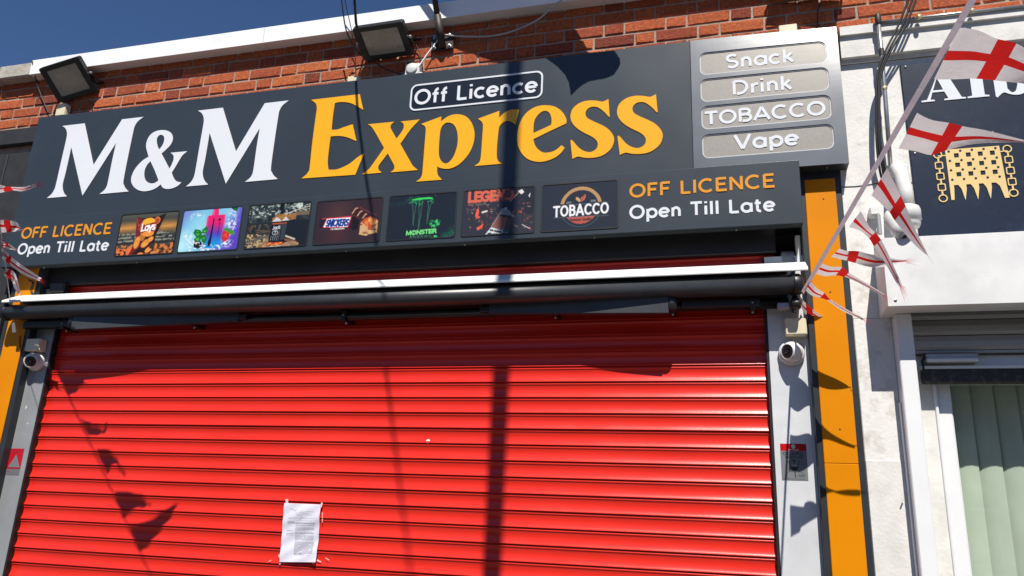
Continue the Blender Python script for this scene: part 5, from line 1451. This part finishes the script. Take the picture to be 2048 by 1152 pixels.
# portcullis: plate with square openings, rivets, points and chains
ex0, ex1, ez1 = at(1890, 303, YN).x, at(2003, 289, YN).x, at(1945, 296, YN).z
ez0 = at(1945, 400, YN).z
ew, eh = ex1 - ex0, ez1 - ez0
def EP(u, v): return (ex0 + u * ew, ez0 + v * eh)
out = [EP(0, 1), EP(.95, 1.0), EP(.98, .24), EP(1.0, 0), EP(.92, .0), EP(.865, .23)]
for k in range(4):
    c0 = .78 - k * .217
    out += [EP(c0 + .025, .30), EP(c0 - .055, .30), EP(c0 - .055, .22)]
    out += [EP(c0 - .10, .0)] if k < 3 else []
    if k < 3: out += [EP(c0 - .145, .22)]
out += [EP(.055, .02), EP(.0, .02)]
holes = []
for r_ in range(3):
    for c_ in range(4):
        u0 = .145 + c_ * .21; v0 = .46 + r_ * .185
        holes.append([EP(u0, v0), EP(u0 + .085, v0), EP(u0 + .085, v0 + .085), EP(u0, v0 + .085)])
em = link('emblem', fill_mesh([out] + holes, YN - .0035, .003), M_GOLD, ns)
for r_ in range(4):
    for c_ in range(5):
        u0 = .06 + c_ * .205; v0 = .405 + r_ * .185
        xx, zz_ = EP(u0, v0)
        MB().lathe([(.0052, 0), (.0052, .0012), (0, .0014)], (xx, YN - .0035, zz_), (0, -1, 0), 10).build('rivet', M_NAVY, em)
for side, (pxa, pya, pxb, pyb) in enumerate(((1875, 310, 1886, 397), (2014, 298, 2027, 386))):
    a = at(pxa, pya, YN); b2 = at(pxb, pyb, YN)
    for k in range(5):
        q = a.lerp(b2, k / 4)
        lp = [(q.x + .0185 * cos(t), q.z + .0185 * sin(t)) for t in np.linspace(0, 2 * pi, 21)[:-1]] if k in (0, 4) else roundrect(q.x - .0165, q.x + .0165, q.z - .0175, q.z + .0175, .006, 3)
        hl = [(q.x + (x_ - q.x) * .74, q.z + (z_ - q.z) * .74) for x_, z_ in lp]
        link('chain_link', fill_mesh([lp, hl], YN - .0035, .003), M_GOLD, ns)
        if k < 4:
            q2 = a.lerp(b2, (k + .5) / 4)
            MB().box(q2.x - .0035, q2.x + .0035, YN - .0030, YN - .0004, q2.z - .014, q2.z + .014).build('chain_bar', M_GOLD, ns)
    xa = ex0 if side == 0 else ex1 - .05 * ew
    MB().box(min(xa, a.x), max(xa, a.x), YN - .0026, YN - .0004, ez1 - .030, ez1 - .025).build('chain_bar', M_GOLD, ns)
# gold crown points just above the plate, behind a flag
for u in (.33, .50, .68, .88):
    link('crown_point', fill_mesh([[EP(u - .07, 1.16), EP(u, 1.30), EP(u + .05, 1.14)]], YN - .0035, .003), M_GOLD, ns)

# steel conduit and black cables on the neighbour's wall
cd = thing('conduit', at(1757, 60, -.15), 'steel conduit turning down from the brick wall beside the sign', 'conduit')
YC = YW - .075
v0 = at(1756, 38, YC); v1 = at(1763, 105, YC); v2 = at(1772, 215, YC); v3 = at(1781, 335, YC + .03)
MB().tube([v0, v1, v2, v3], .0098, 12).build('pipe', M_GALV, cd, smooth=True)
h0 = at(1760, 45, YC + .02); h1 = at(2060, 11, YC + .02)
MB().tube([h0, h1], .0085, 12).build('pipe', M_GALV, cd, smooth=True)
MB().lathe([(.013, -.03), (.014, -.028), (.014, .022), (.010, .028)], v0, (0, 0, 1), 14).build('elbow', M_RUST, cd, smooth=True)
MB().lathe([(.012, -.018), (.012, .018)], v1, (v2 - v1), 12).build('coupling', M_RUST, cd)
for px, py in ((1838, 34), (1769, 177), (1944, 22)):
    q = at(px, py, YC + .0); MB().lathe([(.010, -.008), (.012, 0), (.010, .010), (0, .012)], q, (.3, -1, 0), 10).build('clip', M_BRASS, cd)
for k, (dx, lab) in enumerate(((0, 'leftmost black cable in the bundle beside the conduit'), (8, 'middle black cable in the bundle beside the conduit'), (15, 'rightmost black cable in the bundle beside the conduit'))):
    e = (-3, 1, 4)[k]
    cable([at(1822 + dx, -14, -.20), at(1797 + dx, 50, -.185), at(1772 + dx * .7, 100, -.18), at(1759 + e, 145, -.175), at(1755 + e, 200, -.17), at(1756 + e, 280, -.16), at(1764 + e * 1.5, 340, -.14), at(1772 + e, 372, -.11)], .0052, M_CABLE, lab)

# big white camera on a swan neck
cc = thing('security_camera', at(1800, 440, -.25), 'large white swan neck camera between the pilaster and the navy sign', 'camera')
wm = at(1792, 345, YW)
MB().bbox(wm.x - .05, wm.x + .05, YW - .012, YW - .001, wm.z - .06, wm.z + .035, .005).build('wall_mount', M_WPLAS, cc)
neck = [at(1786, 345, -.11), at(1793, 335, -.17), at(1803, 352, -.22), at(1811, 385, -.24), at(1815, 418, -.24)]
MB().tube(neck, [.024, .027, .029, .030, .031], 18).build('neck', M_WPLAS, cc, smooth=True)
q = at(1816, 436, -.24)
MB().lathe([(.030, .055), (.047, .045), (.052, .03), (.052, -.012), (.047, -.014), (.047, -.030), (.040, -.045), (.020, -.055), (0, -.058)], q, (0, 0, 1), 28).build('body', M_WPLAS, cc, smooth=True)
a = at(1776, 424, -.25); b2 = at(1812, 472, -.29)
dv = (b2 - a)
MB().tube([a, a + dv * .12, a + dv * .30, a + dv * .32, a + dv * .62, a + dv * .64, b2], [.012, .030, .036, .038, .038, .040, .040], 20).build('barrel', M_WPLAS, cc, smooth=True)
MB().lathe([(.037, 0), (.036, .006), (0, .007)], b2, dv, 20).build('lens_face', M_STEEL, cc)
s_ = dv.orthogonal().normalized()
for sg in (-1, 1):
    MB().lathe([(.010, .006), (.010, .010), (0, .010)], b2 + s_ * (.014 * sg), dv, 14).build('lens', M_BLACK, cc)
q = at(1744, 430, YW)
MB().bbox(q.x - .016, q.x + .022, YW - .055, YW - .001, q.z - .02, q.z + .02, .004).build('side_bracket', M_WPLAS, cc)
MB().tube([(q.x + .016, YW - .045, q.z - .02), (q.x + .016, YW - .045, q.z - .11)], .010, 12).build('shadow_tube', M_STEEL, cc)  # grey tube, mostly standing in for the camera's shadow on the wall

# ================================================================== left neighbour: charcoal panels
ln = thing('neighbour_building', (-5.4, 0, 0), 'charcoal panelled neighbouring shopfront at the left edge', 'building')
ztop = at(30, 262, -.085).z
MB().box(-7.4, -4.20, -.06, .20, 0.0, ztop - .002).build('wall', M_DARKIN, ln)
z1, z2 = at(30, 292, -.085).z, at(30, 303, -.085).z
MB().bbox(-7.4, -4.20, -.112, -.0605, z1, ztop, .004).build('cladding_panel', M_CLAD, ln)
MB().bbox(-4.455, -4.20, -.085, -.0605, 2.46, z2 - .012, .004).build('cladding_panel', M_CLAD, ln)
MB().bbox(-5.40, -4.462, -.085, -.0605, 2.46, z2 - .012, .004).build('cladding_panel', M_CLAD, ln)
MB().bbox(-7.4, -5.407, -.085, -.0605, 2.46, z2 - .012, .004).build('cladding_panel', M_CLAD, ln)
MB().bbox(-4.60, -4.172, -.082, -.0605, 0.0, 2.452, .004).build('cladding_panel', M_CLAD, ln)
MB().bbox(-7.4, -4.607, -.082, -.0605, 0.0, 2.452, .004).build('cladding_panel', M_CLAD, ln)

# ================================================================== street behind the viewer (lamp post seen only by its shadow, houses added out of view)
DL = 4.3
c0 = at(1004, 700, 0.0)
lx = c0.x + SUN.x / -SUN.y * DL
lp = thing('lamp_post', (lx, -DL, 0), 'tall steel street lamp post at the kerb opposite the shutter', 'lamp post')
MB().tube([(lx, -DL, 0), (lx, -DL, 1.1)], .075, 16).build('base_column', M_GALV, lp, smooth=True)
MB().tube([(lx, -DL, 1.1), (lx, -DL, 6.0), (lx, -DL, 13.6)], [.052, .047, .040], 16).build('column', M_GALV, lp, smooth=True)
MB().tube([(lx, -DL, 13.6), (lx, -DL - .5, 13.9), (lx, -DL - 1.0, 14.0)], .03, 10).build('arm', M_GALV, lp, smooth=True)
MB().bbox(lx - .12, lx + .12, -DL - 1.5, -DL - .9, 13.92, 14.06, .03).build('lamp_head', M_STEEL, lp)

M_HB = mat('house_brick', (0.20, 0.085, 0.06), rough=0.9, var=0.25, vscale=5)
M_HR = mat('roof_tile', (0.07, 0.06, 0.06), rough=0.9, var=0.2, vscale=5)
M_HG = mat('house_window_glass', (0.03, 0.035, 0.04), rough=0.08, var=0.1)
for k in range(6):  # unseen terrace added to block low sky and deepen the shade
    x0 = -21 + k * 7
    h = thing('added_terraced_house', (x0 + 3.5, -18, 0), ('added unseen brick house across the street, %s of the row') % ('first', 'second', 'third', 'fourth', 'fifth', 'last')[k], 'house', 'added houses across the street')
    MB().box(x0, x0 + 6.98, -24, -17, -.2, 5.6).build('wall', M_HB, h)
    MB().add([(x0 - .1, -16.7, 5.5), (x0 + 7.05, -16.7, 5.5), (x0 + 7.05, -20.5, 8.2), (x0 - .1, -20.5, 8.2), (x0 - .1, -24.3, 5.5), (x0 + 7.05, -24.3, 5.5)], [(0, 1, 2, 3), (3, 2, 5, 4), (0, 3, 4), (1, 5, 2)]).build('roof', M_HR, h)
    for wx, wz in ((1.2, 1.0), (4.3, 1.0), (1.2, 3.6), (4.3, 3.6)):
        f_ = MB().bbox(x0 + wx, x0 + wx + 1.5, -17.0, -16.94, wz, wz + 1.3, .02).build('window', M_UPVC, h)
        MB().box(x0 + wx + .07, x0 + wx + .72, -16.939, -16.93, wz + .07, wz + 1.23).build('pane', M_HG, f_)
        MB().box(x0 + wx + .78, x0 + wx + 1.43, -16.939, -16.93, wz + .07, wz + 1.23).build('pane', M_HG, f_)
    MB().bbox(x0 + 3.05, x0 + 3.95, -17.0, -16.93, 0.0, 2.1, .02).build('door', M_UPVC, h)
